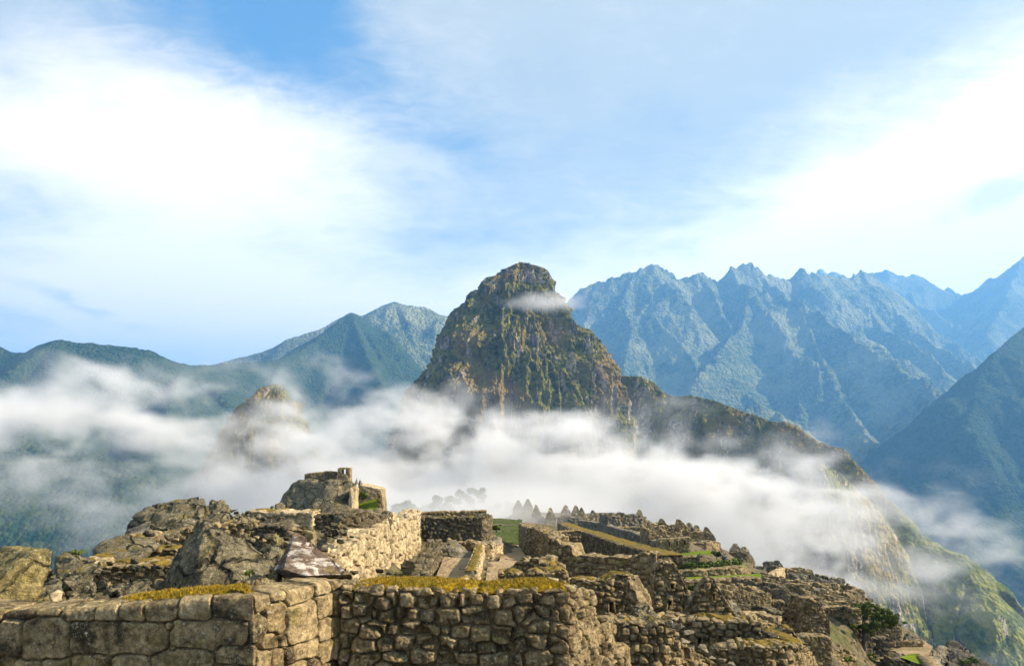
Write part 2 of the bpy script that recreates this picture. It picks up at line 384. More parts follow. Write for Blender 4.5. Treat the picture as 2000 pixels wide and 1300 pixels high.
# ------------------------------------------------------------------ the ridge that runs down to the right from the steep peak
def curtain(name, crest, mat, seed, depth_drop, run, nu=900, nv=260, A=10.0, fl=22.0, back=True, prof=1.0, jag=1.0, round_=0.0):
    C = np.array([P(*p) for p in crest]); s = np.r_[0, np.cumsum(np.hypot(*(np.diff(C, axis=0)[:, [0, 2]].T)))]
    q = np.linspace(0, s[-1], nu)
    C = np.stack([np.interp(q, s, C[:, i]) for i in range(3)], 1)
    dxy = np.gradient(C[:, :2], axis=0); k = np.ones(31) / 31
    for i in range(2): dxy[:, i] = np.convolve(np.pad(dxy[:, i], 15, 'edge'), k, 'valid')
    dxy /= np.linalg.norm(dxy, axis=1)[:, None]
    n = np.stack([dxy[:, 1], -dxy[:, 0]], 1)          # towards the camera
    t = np.linspace(-1 if back else 0, 1, nv)
    t = np.sign(t) * np.abs(t) ** 1.15
    tt = np.abs(t)[None]; sg = np.sign(t)[None]
    D = depth_drop(np.linspace(0, 1, nu))[:, None] if callable(depth_drop) else depth_drop
    rn = run(np.linspace(0, 1, nu))[:, None] if callable(run) else run
    sh_ = 0.22 + round_ * sstep(0.55, 0.95, np.linspace(0, 1, nu))[:, None]; hz = rn * (sh_ * np.sqrt(tt) + (1 - sh_) * tt ** prof)
    X = C[:, :1] + n[:, :1] * hz * sg; Y = C[:, 1:2] + n[:, 1:] * hz * sg
    Z = C[:, 2:] - D * tt
    f1 = fbm(X / fl, Y / fl, Z / (fl * 4), 5, seed, 0.55, ridged=True)
    f2 = fbm(X / (fl * 3), Y / (fl * 3), Z / (fl * 5), 4, seed + 9)
    f3 = fbm(X / 4.5, Y / 4.5, Z / 8, 4, seed + 19, 0.6)
    w = np.clip(tt * 7, 0.06, 1)
    d = ((f1 - 0.45) * A + f2 * A * 0.8) * w + f3 * 2.2 * jag
    X = X + n[:, :1] * d * sg; Y = Y + n[:, 1:] * d * sg
    Z = Z + f3 * 1.5 * jag + fbm(X / 14, Y / 14, Z / 14, 3, seed + 3) * 1.5 * jag
    V = np.stack([X, Y, Z], -1).reshape(-1, 3)
    return tag(raw_mesh(name, V, grid_faces(nu, nv), mat), kind='structure')
ridge = [(1190,730,790),(1215,732,780),(1254,735,770),(1276,746,765),(1291,761,760),(1313,775,755),(1350,773,745),(1383,779,735),(1411,786,725),(1448,801,715),(1485,814,705),(1507,825,700),(1536,823,690),(1566,838,680),(1595,860,670),(1621,871,660),(1647,875,650),(1662,897,640),(1680,912,630),(1699,934,620),(1717,956,610),(1746,985,600),(1767,1006,590),(1792,1040,580),(1823,1059,570),(1854,1075,560),(1882,1084,550),(1901,1099,545),(1919,1121,540),(1938,1146,530),(1963,1177,525),(1984,1205,520),(2000,1232,515),(2060,1330,500)]
curtain('ridge_slope', ridge, M_peak, 61, 260.0, lambda u: 75 + 90 * u, nu=1100, nv=520, A=11.0, fl=24, round_=0.6)
cliff = [(1600,900,520),(1640,925,522),(1672,950,525),(1712,990,530),(1745,1035,535),(1768,1080,541),(1784,1120,547),(1793,1160,552),(1797,1205,557),(1800,1250,562),(1803,1330,566)]
curtain('cliff_spur', cliff, M_slope, 71, 200.0, lambda u: 52 + 0 * u, nu=520, nv=300, A=7.0, fl=15, jag=0.8, round_=0.3)

# ------------------------------------------------------------------ far air
m, t = mat_new('air_haze')
pv = t.n('ShaderNodeVolumePrincipled', inp={'Color': (0.20, 0.52, 1.0, 1.0), 'Density': 0.000145, 'Anisotropy': 0.15})
o_ = t.n('ShaderNodeOutputMaterial'); t.l(pv.outputs[0], o_.inputs['Volume'])
def box_mesh(x0, x1, y0, y1, z0, z1):
    V = np.array([[x, y, z] for x in (x0, x1) for y in (y0, y1) for z in (z0, z1)], float)
    Fq = np.array([[0, 1, 3, 2], [4, 6, 7, 5], [0, 4, 5, 1], [2, 3, 7, 6], [0, 2, 6, 4], [1, 5, 7, 3]])
    return V, Fq
V, Fq = box_mesh(-24100, 26100, -6100, 30100, -901, 2080)
haze = tag(raw_mesh('haze', V, Fq, m, smooth=False), kind='stuff')
# ------------------------------------------------------------------ mist: real volumes, densities computed on a grid of points
def mist_volume(name, x0, x1, y0, y1, z0, z1, vox, dens_fn, density, color=(1, 1, 1), aniso=0.0):
    nx, ny, nz = [max(2, int(round((b - a) / vox)) + 1) for a, b in ((x0, x1), (y0, y1), (z0, z1))]
    X, Y, Z = np.meshgrid(np.linspace(x0, x1, nx), np.linspace(y0, y1, ny), np.linspace(z0, z1, nz), indexing='ij')
    D = dens_fn(X, Y, Z).astype(np.float32)
    for ax in range(3):
        sl = [slice(None)] * 3
        for e in (0, -1): sl[ax] = e; D[tuple(sl)] = 0
    me = bpy.data.meshes.new(name); n = D.size
    me.vertices.add(n)
    me.vertices.foreach_set('co', np.stack([X, Y, Z], -1).astype(np.float32).ravel())
    a = me.attributes.new('dens', 'FLOAT', 'POINT'); a.data.foreach_set('value', D.ravel())
    o = bpy.data.objects.new(name, me); COL.objects.link(o)
    m, t = mat_new(name + '_air')
    vi = t.n('ShaderNodeAttribute', attribute_name='density')
    pv = t.n('ShaderNodeVolumePrincipled', inp={'Color': tuple(color) + (1.0,), 'Anisotropy': aniso})
    pv.inputs['Density Attribute'].default_value = 'density'
    pv.inputs['Density'].default_value = density
    oo = t.n('ShaderNodeOutputMaterial'); t.l(pv.outputs[0], oo.inputs['Volume'])
    me.materials.append(m)
    ng = bpy.data.node_groups.new(name + '_grid', 'GeometryNodeTree')
    ng.interface.new_socket('Geometry', in_out='INPUT', socket_type='NodeSocketGeometry')
    ng.interface.new_socket('Geometry', in_out='OUTPUT', socket_type='NodeSocketGeometry')
    N = ng.nodes; Lk = ng.links
    gi = N.new('NodeGroupInput'); go = N.new('NodeGroupOutput')
    vc = N.new('GeometryNodeVolumeCube')
    vc.inputs['Min'].default_value = (x0, y0, z0); vc.inputs['Max'].default_value = (x1, y1, z1)
    for k, v in (('Resolution X', nx), ('Resolution Y', ny), ('Resolution Z', nz)): vc.inputs[k].default_value = v
    ps = N.new('GeometryNodeInputPosition'); sp = N.new('ShaderNodeSeparateXYZ'); Lk.new(ps.outputs[0], sp.inputs[0])
    def idx(i, lo, hi, cnt):
        mr = N.new('ShaderNodeMapRange'); Lk.new(sp.outputs[i], mr.inputs[0])
        mr.inputs[1].default_value = lo; mr.inputs[2].default_value = hi; mr.inputs[3].default_value = 0; mr.inputs[4].default_value = cnt - 1
        r = N.new('ShaderNodeMath'); r.operation = 'ROUND'; Lk.new(mr.outputs[0], r.inputs[0]); return r.outputs[0]
    ix, iy, iz = idx(0, x0, x1, nx), idx(1, y0, y1, ny), idx(2, z0, z1, nz)
    m1 = N.new('ShaderNodeMath'); m1.operation = 'MULTIPLY_ADD'; Lk.new(ix, m1.inputs[0]); m1.inputs[1].default_value = ny; Lk.new(iy, m1.inputs[2])
    ci = N.new('FunctionNodeFloatToInt'); Lk.new(m1.outputs[0], ci.inputs[0])
    im = N.new('FunctionNodeIntegerMath'); im.operation = 'MULTIPLY'; Lk.new(ci.outputs[0], im.inputs[0]); im.inputs[1].default_value = nz
    cz = N.new('FunctionNodeFloatToInt'); Lk.new(iz, cz.inputs[0])
    ia = N.new('FunctionNodeIntegerMath'); ia.operation = 'ADD'; Lk.new(im.outputs[0], ia.inputs[0]); Lk.new(cz.outputs[0], ia.inputs[1])
    si = N.new('GeometryNodeSampleIndex'); si.data_type = 'FLOAT'; si.domain = 'POINT'
    at = N.new('GeometryNodeInputNamedAttribute'); at.data_type = 'FLOAT'; at.inputs[0].default_value = 'dens'
    Lk.new(gi.outputs[0], si.inputs['Geometry']); Lk.new(at.outputs[0], si.inputs['Value']); Lk.new(ia.outputs[0], si.inputs['Index'])
    Lk.new(si.outputs[0], vc.inputs['Density'])
    sm = N.new('GeometryNodeSetMaterial'); sm.inputs['Material'].default_value = m
    Lk.new(vc.outputs[0], sm.inputs['Geometry']); Lk.new(sm.outputs[0], go.inputs[0])
    md = o.modifiers.new('grid', 'NODES'); md.node_group = ng
    return tag(o, kind='stuff')

# how thick the bank stands: rows go down, columns go right, spaced evenly over the bank's face
T_x = np.array([0,100,200,300,400,500,600,700,800,900,1000,1100,1200,1300,1400,1500,1600,1700,1800,1900,2000], float)
T_y = np.array([700,740,780,820,860,900,940,980,1020,1060,1100,1140,1180,1220,1300], float)
T = np.array([[int(c) for c in r] for r in (
 '000000000000000000000',
 '026553141000000000000',
 '746663675432100000000',
 '998985898776320000000',
 '667777899998764310000',
 '334567799999987530000',
 '344567899999999942110',
 '333567899999999977531',
 '222467899999999998752',
 '222345789999999998653',
 '111245789999999997674',
 '111245789999999986563',
 '111245789999999974331',
 '111245789999999973221',
 '111245789999999973221')], float) / 9.0
YR = 470.0
def bank_thickness(u, v):
    iu = np.clip((u - T_x[0]) / 100.0, 0, 19.999); iu0 = iu.astype(int); fu = iu - iu0
    iv = np.interp(v, T_y, np.arange(len(T_y))); iv = np.clip(iv, 0, len(T_y) - 1.001); iv0 = iv.astype(int); fv = iv - iv0
    fu = fu * fu * (3 - 2 * fu); fv = fv * fv * (3 - 2 * fv)
    return ((T[iv0, iu0] * (1 - fu) + T[iv0, iu0 + 1] * fu) * (1 - fv) + (T[iv0 + 1, iu0] * (1 - fu) + T[iv0 + 1, iu0 + 1] * fu) * fv)
def bank(X, Y, Z):
    wx = fbm(X / 55, Y / 70, Z / 40, 3, 101) * 26; wz = fbm(X / 60, Y / 70, Z / 36, 3, 111) * 13
    wx = wx + fbm(X / 17, Y / 20, Z / 13, 3, 121) * 12; wz = wz + fbm(X / 17, Y / 20, Z / 13, 3, 131) * 9
    u = (X + wx) / YR * F + HX; v = HY - (Z + wz) / YR * F
    th = bank_thickness(u, v)
    n = fbm((X + wx) / 52, Y / 85, (Z + wz) / 30, 6, 141, 0.62)
    yc = 455 + 28 * fbm(X / 120, 0.5, Z / 90, 2, 151)
    sl = np.exp(-((Y - yc) / 38.0) ** 2)
    n = n + 0.60 * fbm((X + wx) / 20, Y / 45, (Z + wz) / 12, 4, 161, 0.6) - 0.35 * np.clip(fbm(X / 95, Y / 200, Z / 42, 3, 171, 0.5), 0, 1)
    d = np.clip(th * 1.35 + n * 2.5 - 0.42, 0, None) * th ** 0.6
    return d ** 1.2 * sl
mist_volume('mist_bank', -470, 420, 345, 560, -190, 66, 2.6, bank, 0.043, color=(0.94, 0.94, 0.94))
def wisp(X, Y, Z):
    c = P(1085, 588, 655); c2 = P(1040, 598, 655)
    n = fbm(X / 14, Y / 14, Z / 9, 5, 201, 0.6)
    e = np.exp(-(((X - c[0]) / 30) ** 2 + ((Y - c[1]) / 20) ** 2 + ((Z - c[2] - (X - c[0]) * -0.05) / 9) ** 2))
    e2 = np.exp(-(((X - c2[0]) / 34) ** 2 + ((Y - c2[1]) / 18) ** 2 + ((Z - c2[2] - 3) / 6) ** 2)) * 0.7
    return np.clip((e + e2) * 1.3 + n * 0.9 - 0.42, 0, 1.5)
mist_volume('summit_wisp', P(960, 0, 655)[0], P(1200, 0, 655)[0], 615, 700, P(0, 640, 655)[2], P(0, 540, 655)[2], 2.2, wisp, 0.030)
def near(X, Y, Z):
    n = fbm(X / 22, Y / 26, Z / 10, 5, 301, 0.55)
    u = X / Y * F + HX
    top = -14.5 - 0.02 * (Y - 150)
    dx_ = X - 0.03 * (Y - 150); e = np.exp(-(dx_ / np.where(dx_ < 0, 50.0, 26.0)) ** 2) * sstep(104, 160, Y + 0.5 * np.maximum(X, -20)) * sstep(0, 14, top + 9 - Z)
    return np.clip(e * 1.1 + n * 0.6 * (e > 0.02) - 0.12, 0, 1.2)
mist_volume('ruin_mist', -110, 52, 112, 240, -42, 6, 2.0, near, 0.040, color=(0.86, 0.86, 0.86))
# ------------------------------------------------------------------ stone, moss, earth and leaf materials
def stone_mat(name, c1, c2, dark, lichen, lich=0.5, sc=1.0, bumpd=0.02, stain=0.5, pink=0.0, crack=0.0):
    """c1..c2 vary from stone to stone; dark weather stains; pale lichen blotches"""
    m, t = mat_new(name)
    geo = t.n('ShaderNodeNewGeometry'); pos = geo.outputs['Position']
    at = t.n('ShaderNodeAttribute', attribute_name='stone').outputs['Fac']
    v = pos
    n1 = t.noise(v, 7.0 * sc, 7, 0.68); n2 = t.noise(v, 1.7 * sc, 5, 0.6); n3 = t.noise(v, 34.0 * sc, 4, 0.7)
    cmb = t.n('ShaderNodeCombineXYZ'); t.l(t.m('MULTIPLY', at, 37.0), cmb.inputs[0]); t.l(t.m('MULTIPLY', at, 91.0), cmb.inputs[1])
    vs = t.vm('ADD', v, cmb.outputs[0])
    ns = t.noise(vs, 3.1 * sc, 5, 0.65)
    col = t.mix(at, c1, c2)
    col = t.mix(t.m('MULTIPLY', t.mr(n3, 0.42, 0.62), 0.6), col, tuple(c * 1.75 for c in c1))
    col = t.mix(t.m('MULTIPLY', t.mr(ns, 0.50, 0.62), stain), col, dark)
    col = t.mix(t.m('MULTIPLY', t.mr(n1, 0.54, 0.66), stain * 0.8), col, dark)
    # pale lichen spots, in patches
    vo = t.n('ShaderNodeTexVoronoi', feature='F1', inp={'Scale': 21.0 * sc, 'Randomness': 1.0}); t.l(v, vo.inputs['Vector'])
    vo2 = t.n('ShaderNodeTexVoronoi', feature='F1', inp={'Scale': 55.0 * sc}); t.l(v, vo2.inputs['Vector'])
    sp = t.m('MULTIPLY', t.mr(t.m('ADD', vo.outputs['Distance'], t.m('MULTIPLY', n3, 0.3)), 0.44, 0.34), t.mr(n2, 0.50, 0.60))
    sp2 = t.m('MULTIPLY', t.mr(vo2.outputs['Distance'], 0.30, 0.2), t.mr(n1, 0.44, 0.56))
    lm = t.m('MULTIPLY', t.m('MAXIMUM', sp, t.m('MULTIPLY', sp2, 0.8)), lich)
    col = t.mix(lm, col, lichen)
    yl = t.m('MULTIPLY', t.mr(t.noise(v, 3.7 * sc, 6, 0.7), 0.56, 0.64), 0.55)
    col = t.mix(yl, col, (0.17, 0.135, 0.035))
    if pink:
        pk = t.noise(t.scalev(v, (1.0, 1.0, 3.0)), 5.0 * sc, 6, 0.65, 0.6)
        col = t.mix(t.m('MULTIPLY', t.mr(pk, 0.50, 0.58), pink), col, (0.40, 0.355, 0.315))
    mt = t.noise(v, 15.0 * sc, 9, 0.76); mt2 = t.noise(v, 2.6 * sc, 8, 0.72, 0.4)
    f = t.m('MULTIPLY', t.mr(mt, 0.36, 0.66, 0.62, 1.75), t.mr(mt2, 0.36, 0.62, 0.78, 1.32))
    cf = t.n('ShaderNodeCombineXYZ'); t.l(f, cf.inputs[0]); t.l(f, cf.inputs[1]); t.l(t.m('MULTIPLY', f, 0.96), cf.inputs[2])
    col = t.mix(1.0, col, cf.outputs[0], 'MULTIPLY')
    n1 = t.m('ADD', n1, t.m('MULTIPLY', mt, 0.9))
    if crack:
        wv = t.vm('ADD', v, t.vm('MULTIPLY', t.n('ShaderNodeTexNoise', inp={'Scale': 2.2 * sc, 'Detail': 5.0, 'Vector': v}).outputs['Color'], (0.5 / sc, 0.5 / sc, 0.5 / sc)))
        vc_ = t.n('ShaderNodeTexVoronoi', feature='DISTANCE_TO_EDGE', inp={'Scale': 1.1 * sc}); t.l(wv, vc_.inputs['Vector'])
        ck = t.mr(vc_.outputs['Distance'], 0.0, 0.035, 1.0, 0.0)
        col = t.mix(t.m('MULTIPLY', ck, crack), col, tuple(c * 0.5 for c in dark)); n1 = t.m('SUBTRACT', n1, t.m('MULTIPLY', ck, 2.0 * crack))
    h = t.m('ADD', t.m('MULTIPLY', n1, 1.0), t.m('ADD', t.m('MULTIPLY', n3, 0.4), t.m('MULTIPLY', n2, 0.8)))
    out_bsdf(t, col, t.mr(n1, 0.3, 0.7, 0.8, 0.98), bump=h, spec=0.15, dist=bumpd, strength=1.0)
    return m
LICH = (0.36, 0.35, 0.25)
M_ash = stone_mat('ashlar_stone', (0.185, 0.138, 0.070), (0.285, 0.22, 0.125), (0.042, 0.031, 0.018), LICH, 0.9, 1.0, 0.04, 0.9)
M_rub = stone_mat('rubble_stone', (0.135, 0.100, 0.052), (0.275, 0.21, 0.118), (0.038, 0.028, 0.017), LICH, 0.85, 1.3, 0.035, 0.8)
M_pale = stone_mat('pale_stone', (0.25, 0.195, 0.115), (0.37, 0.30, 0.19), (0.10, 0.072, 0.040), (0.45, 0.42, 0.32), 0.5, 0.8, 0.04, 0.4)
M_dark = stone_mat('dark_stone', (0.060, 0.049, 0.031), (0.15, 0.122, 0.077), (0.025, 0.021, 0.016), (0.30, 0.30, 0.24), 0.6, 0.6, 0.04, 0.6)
M_mid = stone_mat('brown_stone', (0.125, 0.094, 0.050), (0.26, 0.20, 0.115), (0.042, 0.033, 0.021), (0.33, 0.31, 0.22), 0.6, 0.35, 0.05, 0.5)
M_grey = stone_mat('grey_stone', (0.10, 0.088, 0.064), (0.19, 0.165, 0.12), (0.045, 0.040, 0.03), (0.33, 0.32, 0.26), 0.5, 0.2, 0.08, 0.5)
M_rock = stone_mat('lichen_rock', (0.10, 0.086, 0.055), (0.17, 0.143, 0.09), (0.028, 0.026, 0.019), (0.34, 0.34, 0.22), 1.0, 0.7, 0.07, 0.9, crack=0.8)
M_rockg = stone_mat('golden_rock', (0.16, 0.125, 0.050), (0.22, 0.175, 0.08), (0.055, 0.050, 0.026), (0.34, 0.32, 0.2), 0.8, 0.8, 0.06, 1.0, crack=0.5)
M_rockp = stone_mat('pink_rock', (0.100, 0.070, 0.050), (0.14, 0.105, 0.080), (0.050, 0.036, 0.028), (0.4, 0.36, 0.32), 0.3, 0.8, 0.05, 0.4, pink=1.0, crack=0.5)
M_rockd = stone_mat('dark_rock', (0.055, 0.050, 0.044), (0.10, 0.09, 0.075), (0.022, 0.021, 0.02), (0.24, 0.23, 0.19), 0.5, 0.35, 0.08, 0.6, crack=0.5)
def moss_mat(name, a, b, c, sc):
    m, t = mat_new(name); geo = t.n('ShaderNodeNewGeometry'); pos = geo.outputs['Position']
    n1 = t.noise(pos, 5 * sc, 5, 0.65); n2 = t.noise(pos, 38 * sc, 4, 0.7); n3 = t.noise(pos, 1.3 * sc, 4, 0.6)
    col = t.mix(t.mr(n1, 0.35, 0.62), a, b); col = t.mix(t.m('MULTIPLY', t.mr(n3, 0.52, 0.64), 0.8), col, c)
    col = t.mix(t.m('MULTIPLY', t.mr(n2, 0.52, 0.70), 0.7), col, tuple(x * 0.42 for x in a))
    out_bsdf(t, col, 0.95, bump=t.m('ADD', n2, n1), spec=0.05, dist=0.03 / sc, strength=0.9)
    return m
M_moss = moss_mat('golden_moss', (0.33, 0.19, 0.010), (0.48, 0.31, 0.016), (0.17, 0.15, 0.03), 1.0)
M_mossf = moss_mat('dry_moss', (0.13, 0.095, 0.026), (0.24, 0.165, 0.035), (0.105, 0.10, 0.032), 1.0)
M_grass = moss_mat('green_grass', (0.10, 0.16, 0.010), (0.19, 0.25, 0.014), (0.14, 0.17, 0.03), 0.25)
M_path = moss_mat('trodden_earth', (0.34, 0.25, 0.145), (0.42, 0.315, 0.19), (0.26, 0.21, 0.11), 0.12)
M_mead = moss_mat('meadow_turf', (0.060, 0.080, 0.020), (0.10, 0.12, 0.03), (0.11, 0.10, 0.045), 0.12)
def ground_mat():
    m, t = mat_new('site_ground'); geo = t.n('ShaderNodeNewGeometry'); pos = geo.outputs['Position']
    n1 = t.noise(pos, 0.35, 7, 0.6); n2 = t.noise(pos, 2.2, 6, 0.65); n3 = t.noise(pos, 9, 4, 0.7)
    col = t.mix(t.mr(n2, 0.40, 0.60), (0.085, 0.068, 0.038), (0.19, 0.155, 0.095))
    col = t.mix(t.m('MULTIPLY', t.mr(n1, 0.54, 0.62), 0.7), col, (0.085, 0.095, 0.028)); col = t.mix(t.m('MULTIPLY', t.mr(n3, 0.5, 0.68), 0.6), col, (0.05, 0.05, 0.028))
    vo = t.n('ShaderNodeTexVoronoi', feature='F1', inp={'Scale': 3.0}); t.l(pos, vo.inputs['Vector'])
    out_bsdf(t, col, 0.95, bump=t.m('ADD', t.m('SUBTRACT', n2, vo.outputs['Distance']), n3), spec=0.08, dist=0.12, strength=0.8)
    return m
M_ground = ground_mat()
def leaf_mat(name, a, b):
    m, t = mat_new(name)
    at = t.n('ShaderNodeAttribute', attribute_name='leaf').outputs['Fac']
    col = t.mix(at, a, b)
    bs = out_bsdf(t, col, 0.7, spec=0.2)
    bs.inputs['Subsurface Weight'].default_value = 0.0
    return m
M_leaf = leaf_mat('tree_leaves', (0.020, 0.042, 0.006), (0.12, 0.145, 0.014))
M_shrub = leaf_mat('shrub_leaves', (0.035, 0.060, 0.010), (0.15, 0.19, 0.022))
M_blade = leaf_mat('grass_blades', (0.16, 0.11, 0.012), (0.42, 0.29, 0.03))
m_, t_ = mat_new('bark'); g_ = t_.n('ShaderNodeNewGeometry').outputs['Position']
out_bsdf(t_, t_.mix(t_.noise(g_, 6, 5, 0.6), (0.05, 0.04, 0.028), (0.15, 0.13, 0.10)), 0.9, bump=t_.noise(g_, 14, 4, 0.6), dist=0.03); M_bark = m_

# ------------------------------------------------------------------ masonry: a 3-D field of fitted stones
def stones(u, w, z, su, sw, sz, seed, p=4.0, jit=0.36):
    a = u / su; b = w / sw; c = z / sz
    c = c + 0.35 * fbm(u / (su * 2.6), w / 3.0, z / (sz * 3.0), 2, seed + 3)
    r0 = np.floor(c).astype(np.int64)
    F1 = np.full(u.shape, 9.0); F2 = np.full(u.shape, 9.0); ID = np.zeros(u.shape)
    for dr in (-1, 0, 1):
        r = r0 + dr
        off = _h(r, r * 0, r * 0, seed + 1) * 1.0
        wid = 0.75 + 0.5 * _h(r, r * 0 + 5, r * 0, seed + 8)
        aa = a * wid + off * 3.0; i0 = np.floor(aa).astype(np.int64)
        j0 = np.floor(b).astype(np.int64)
        for di in (-1, 0, 1):
            i = i0 + di
            for dj in (-1, 0, 1):
                j = j0 + dj
                rx = _h(i, r, j, seed); ry = _h(i, r, j, seed + 2); rz = _h(i, r, j, seed + 4); rw = _h(i, r, j, seed + 6)
                dx = np.abs(aa - (i + 0.5 + jit * (rx - 0.5) * 1.9)); dz = np.abs(c - (r + 0.5 + jit * (rz - 0.5) * 1.5)); dy = np.abs(b - (j + 0.5 + jit * (ry - 0.5)))
                d = (dx ** p + dz ** p + dy ** p) ** (1.0 / p) - 0.17 * (rw - 0.5)
                lt = d < F1
                F2 = np.where(lt, F1, np.minimum(F2, d)); F1 = np.where(lt, d, F1); ID = np.where(lt, rx * 0.6 + rw * 0.4, ID)
    return F2 - F1, ID
CTRL = []       # places the ground must pass through
class Wall:
    pass
def wall(label, pts, H=1.0, th=0.6, st=(0.34, 0.24), mat=None, rag=0.0, moss=None, D=0.05, jw=0.16, px_step=1.35, niches=(), name='stone_wall',
         cat='wall', group=None, seed=None, p=4.0, parent=None, ctrl=True, sink=0.25, batter=0.0, blades=0, mossmat=None, moss_h=0.05, stepmin=None, groove=0.10, fitted=None):
    """pts: (px, py of the top, distance[, py of the foot]) of the face that is seen, which lies to the right of the direction of travel"""
    global _ws
    seed = seed if seed is not None else (abs(hash_s(label)) % 9973)
    A = np.array([P(q[0], q[1], q[2]) for q in pts]); n = len(A)
    zb = np.array([(HY - q[3]) / F * q[2] if len(q) > 3 else A[i, 2] - H for i, q in enumerate(pts)])
    zb = np.minimum(zb, A[:, 2] - 0.15)
    if ctrl:
        for i in range(n): CTRL.append((A[i, 0], A[i, 1], zb[i]))
    zb = zb - sink
    seg = np.hypot(*np.diff(A[:, :2], axis=0).T); S_ = np.r_[0, np.cumsum(seg)]; L = S_[-1]
    Ym = A[:, 1].mean(); su, sz = st; sw = max(0.3, min(su, th))
    step = Ym / 682.0 * px_step; step = min(step, sz / 4.5) if stepmin is None else stepmin
    step = max(step, Ym / 682 * 0.8)
    r = min(0.05, sz * 0.28, th * 0.3)
    dirs = np.diff(A[:, :2], axis=0) / seg[:, None]; vd = np.vstack([dirs[:1], (dirs[:-1] + dirs[1:]) / 2, dirs[-1:]])
    vd /= np.linalg.norm(vd, axis=1)[:, None]
    def pos_xy(s, t_):
        sc = np.clip(s, 0, L); e = s - sc
        x = np.interp(sc, S_, A[:, 0]); y = np.interp(sc, S_, A[:, 1])
        dx = np.interp(sc, S_, vd[:, 0]); dy = np.interp(sc, S_, vd[:, 1]); k = np.hypot(dx, dy); dx, dy = dx / k, dy / k
        return x + dx * e - dy * t_, y + dy * e + dx * t_          # t_ grows away from the seen face
    def ztop(s):
        sc = np.clip(s, 0, L); z = np.interp(sc, S_, A[:, 2])
        if rag:
            q = sc / (su * 1.1); i = np.floor(q); f = sstep(0.35, 0.65, q - i)
            hh = lambda k: _h(k.astype(np.int64), k.astype(np.int64) * 0, k.astype(np.int64) * 0, seed + 77)
            z = z + rag * ((hh(i) * (1 - f) + hh(i + 1) * f) - 0.55) * 2 + rag * 0.8 * fbm(sc / (su * 5), 0.3 + 0 * sc, 0.1 + 0 * sc, 2, seed + 5)
        return z
    zbf = lambda s: np.interp(np.clip(s, 0, L), S_, zb)
    V, Fc, IDs = [], [], []
    nich = []
    fit = None
    if fitted:
        ss = np.linspace(0, L, 1500); xx, yy = pos_xy(ss, 0 * ss); pj = xx / yy * F + HX
        fit = []
        for (q0, q1, r0_, r1_) in fitted:
            a0, a1 = np.interp([q0, q1], pj, ss); Yk = float(np.interp((a0 + a1) / 2, ss, yy))
            fit.append((a0, a1, (HY - r1_) / F * Yk, (HY - r0_) / F * Yk))
    for (npx, npy, nw, nh) in niches:
        ss = np.linspace(0, L, 400); x, y = pos_xy(ss, 0 * ss); k = np.argmin(np.abs(x / y * F + HX - npx))
        Yk = y[k]; ang = abs(np.interp(ss[k], S_, vd[:, 0])); wz = nh / F * Yk; ws = nw / F * Yk / max(0.35, ang)
        nich.append((ss[k], (HY - npy) / F * Yk, ws / 2, wz / 2))
    def emit(s, t_, h, nrm_face, wrapinfo=None):
        # s,t,h grids on the box surface; h as absolute height
        zt = ztop(s)
        si = np.clip(s, r, L - r); ti = np.clip(t_, r, th - r); hi = np.minimum(h, zt - r)
        q = np.stack([s - si, t_ - ti, h - hi], -1); ql = np.linalg.norm(q, axis=-1, keepdims=True)
        q = np.where(ql > 1e-6, q / np.maximum(ql, 1e-6), np.array(nrm_face))
        e, idv = stones(si + q[..., 0] * r, ti + q[..., 1] * r, hi + q[..., 2] * r, su, sw, sz, seed, p)
        if fit:
            zc_ = np.minimum(hi + q[..., 2] * r, zt - 0.03); sc_ = si + q[..., 0] * r
            sj = sc_ + 0.016 * fbm(sc_ * 9, zc_ * 9, 0, 3, seed + 71); zj = zc_ + 0.014 * fbm(sc_ * 7, zc_ * 7, 4.4, 3, seed + 72)
            G1 = np.full(s.shape, 9.0); G2 = np.full(s.shape, 9.0); gi_ = np.zeros(s.shape)
            for k, (a0, a1, b0, b1) in enumerate(fit):
                hw, hh = (a1 - a0) / 2, (b1 - b0) / 2; rr = min(hw, hh) * 0.42
                dx = np.abs(sj - (a0 + a1) / 2) - hw + rr; dz = np.abs(zj - (b0 + b1) / 2) - hh + rr
                sd_ = np.hypot(np.maximum(dx, 0), np.maximum(dz, 0)) + np.minimum(np.maximum(dx, dz), 0) - rr
                lt = sd_ < G1; G2 = np.where(lt, G1, np.minimum(G2, sd_)); G1 = np.where(lt, sd_, G1); gi_ = np.where(lt, ((k * 0.618) % 1.0), gi_)
            e = np.minimum((G2 - G1) / 0.22, 1.0) * sstep(0.035, 0.0, G1) + 0; idv = gi_
        pil = (1 - np.clip(e / (jw * 1.7), 0, 1)) ** 2.4
        gro = 1 - sstep(0.02, groove, e)
        d = -D * 0.75 * pil - D * 1.0 * gro + D * 0.7 * (idv - 0.5) + D * 0.42 * fbm(s * 3.1 / su * 0.5, t_ * 3.1 / su * 0.5, h * 3.1 / sz * 0.5, 3, seed + 21) + D * 0.22 * fbm(s * 8 / su, t_ * 8 / su, h * 8 / su, 3, seed + 25) * (step < sz / 9)
        if batter: ti = ti - (zt - h) * batter * (q[..., 1] < 0)
        inn = np.zeros(s.shape, bool)
        for (cs, cz, hw, hh) in nich:
            ins = (np.abs(s - cs) < hw * (1 + 0.12 * (cz - h) / hh)) & (np.abs(h - cz) < hh) & (nrm_face[1] < 0)
            d = np.where(ins, -min(0.5, th * 0.75), d)
        s2 = si + q[..., 0] * (r + d); t2 = ti + q[..., 1] * (r + d); z2 = hi + q[..., 2] * (r + d)
        x, y = pos_xy(s2, t2)
        return np.stack([x, y, z2], -1), idv
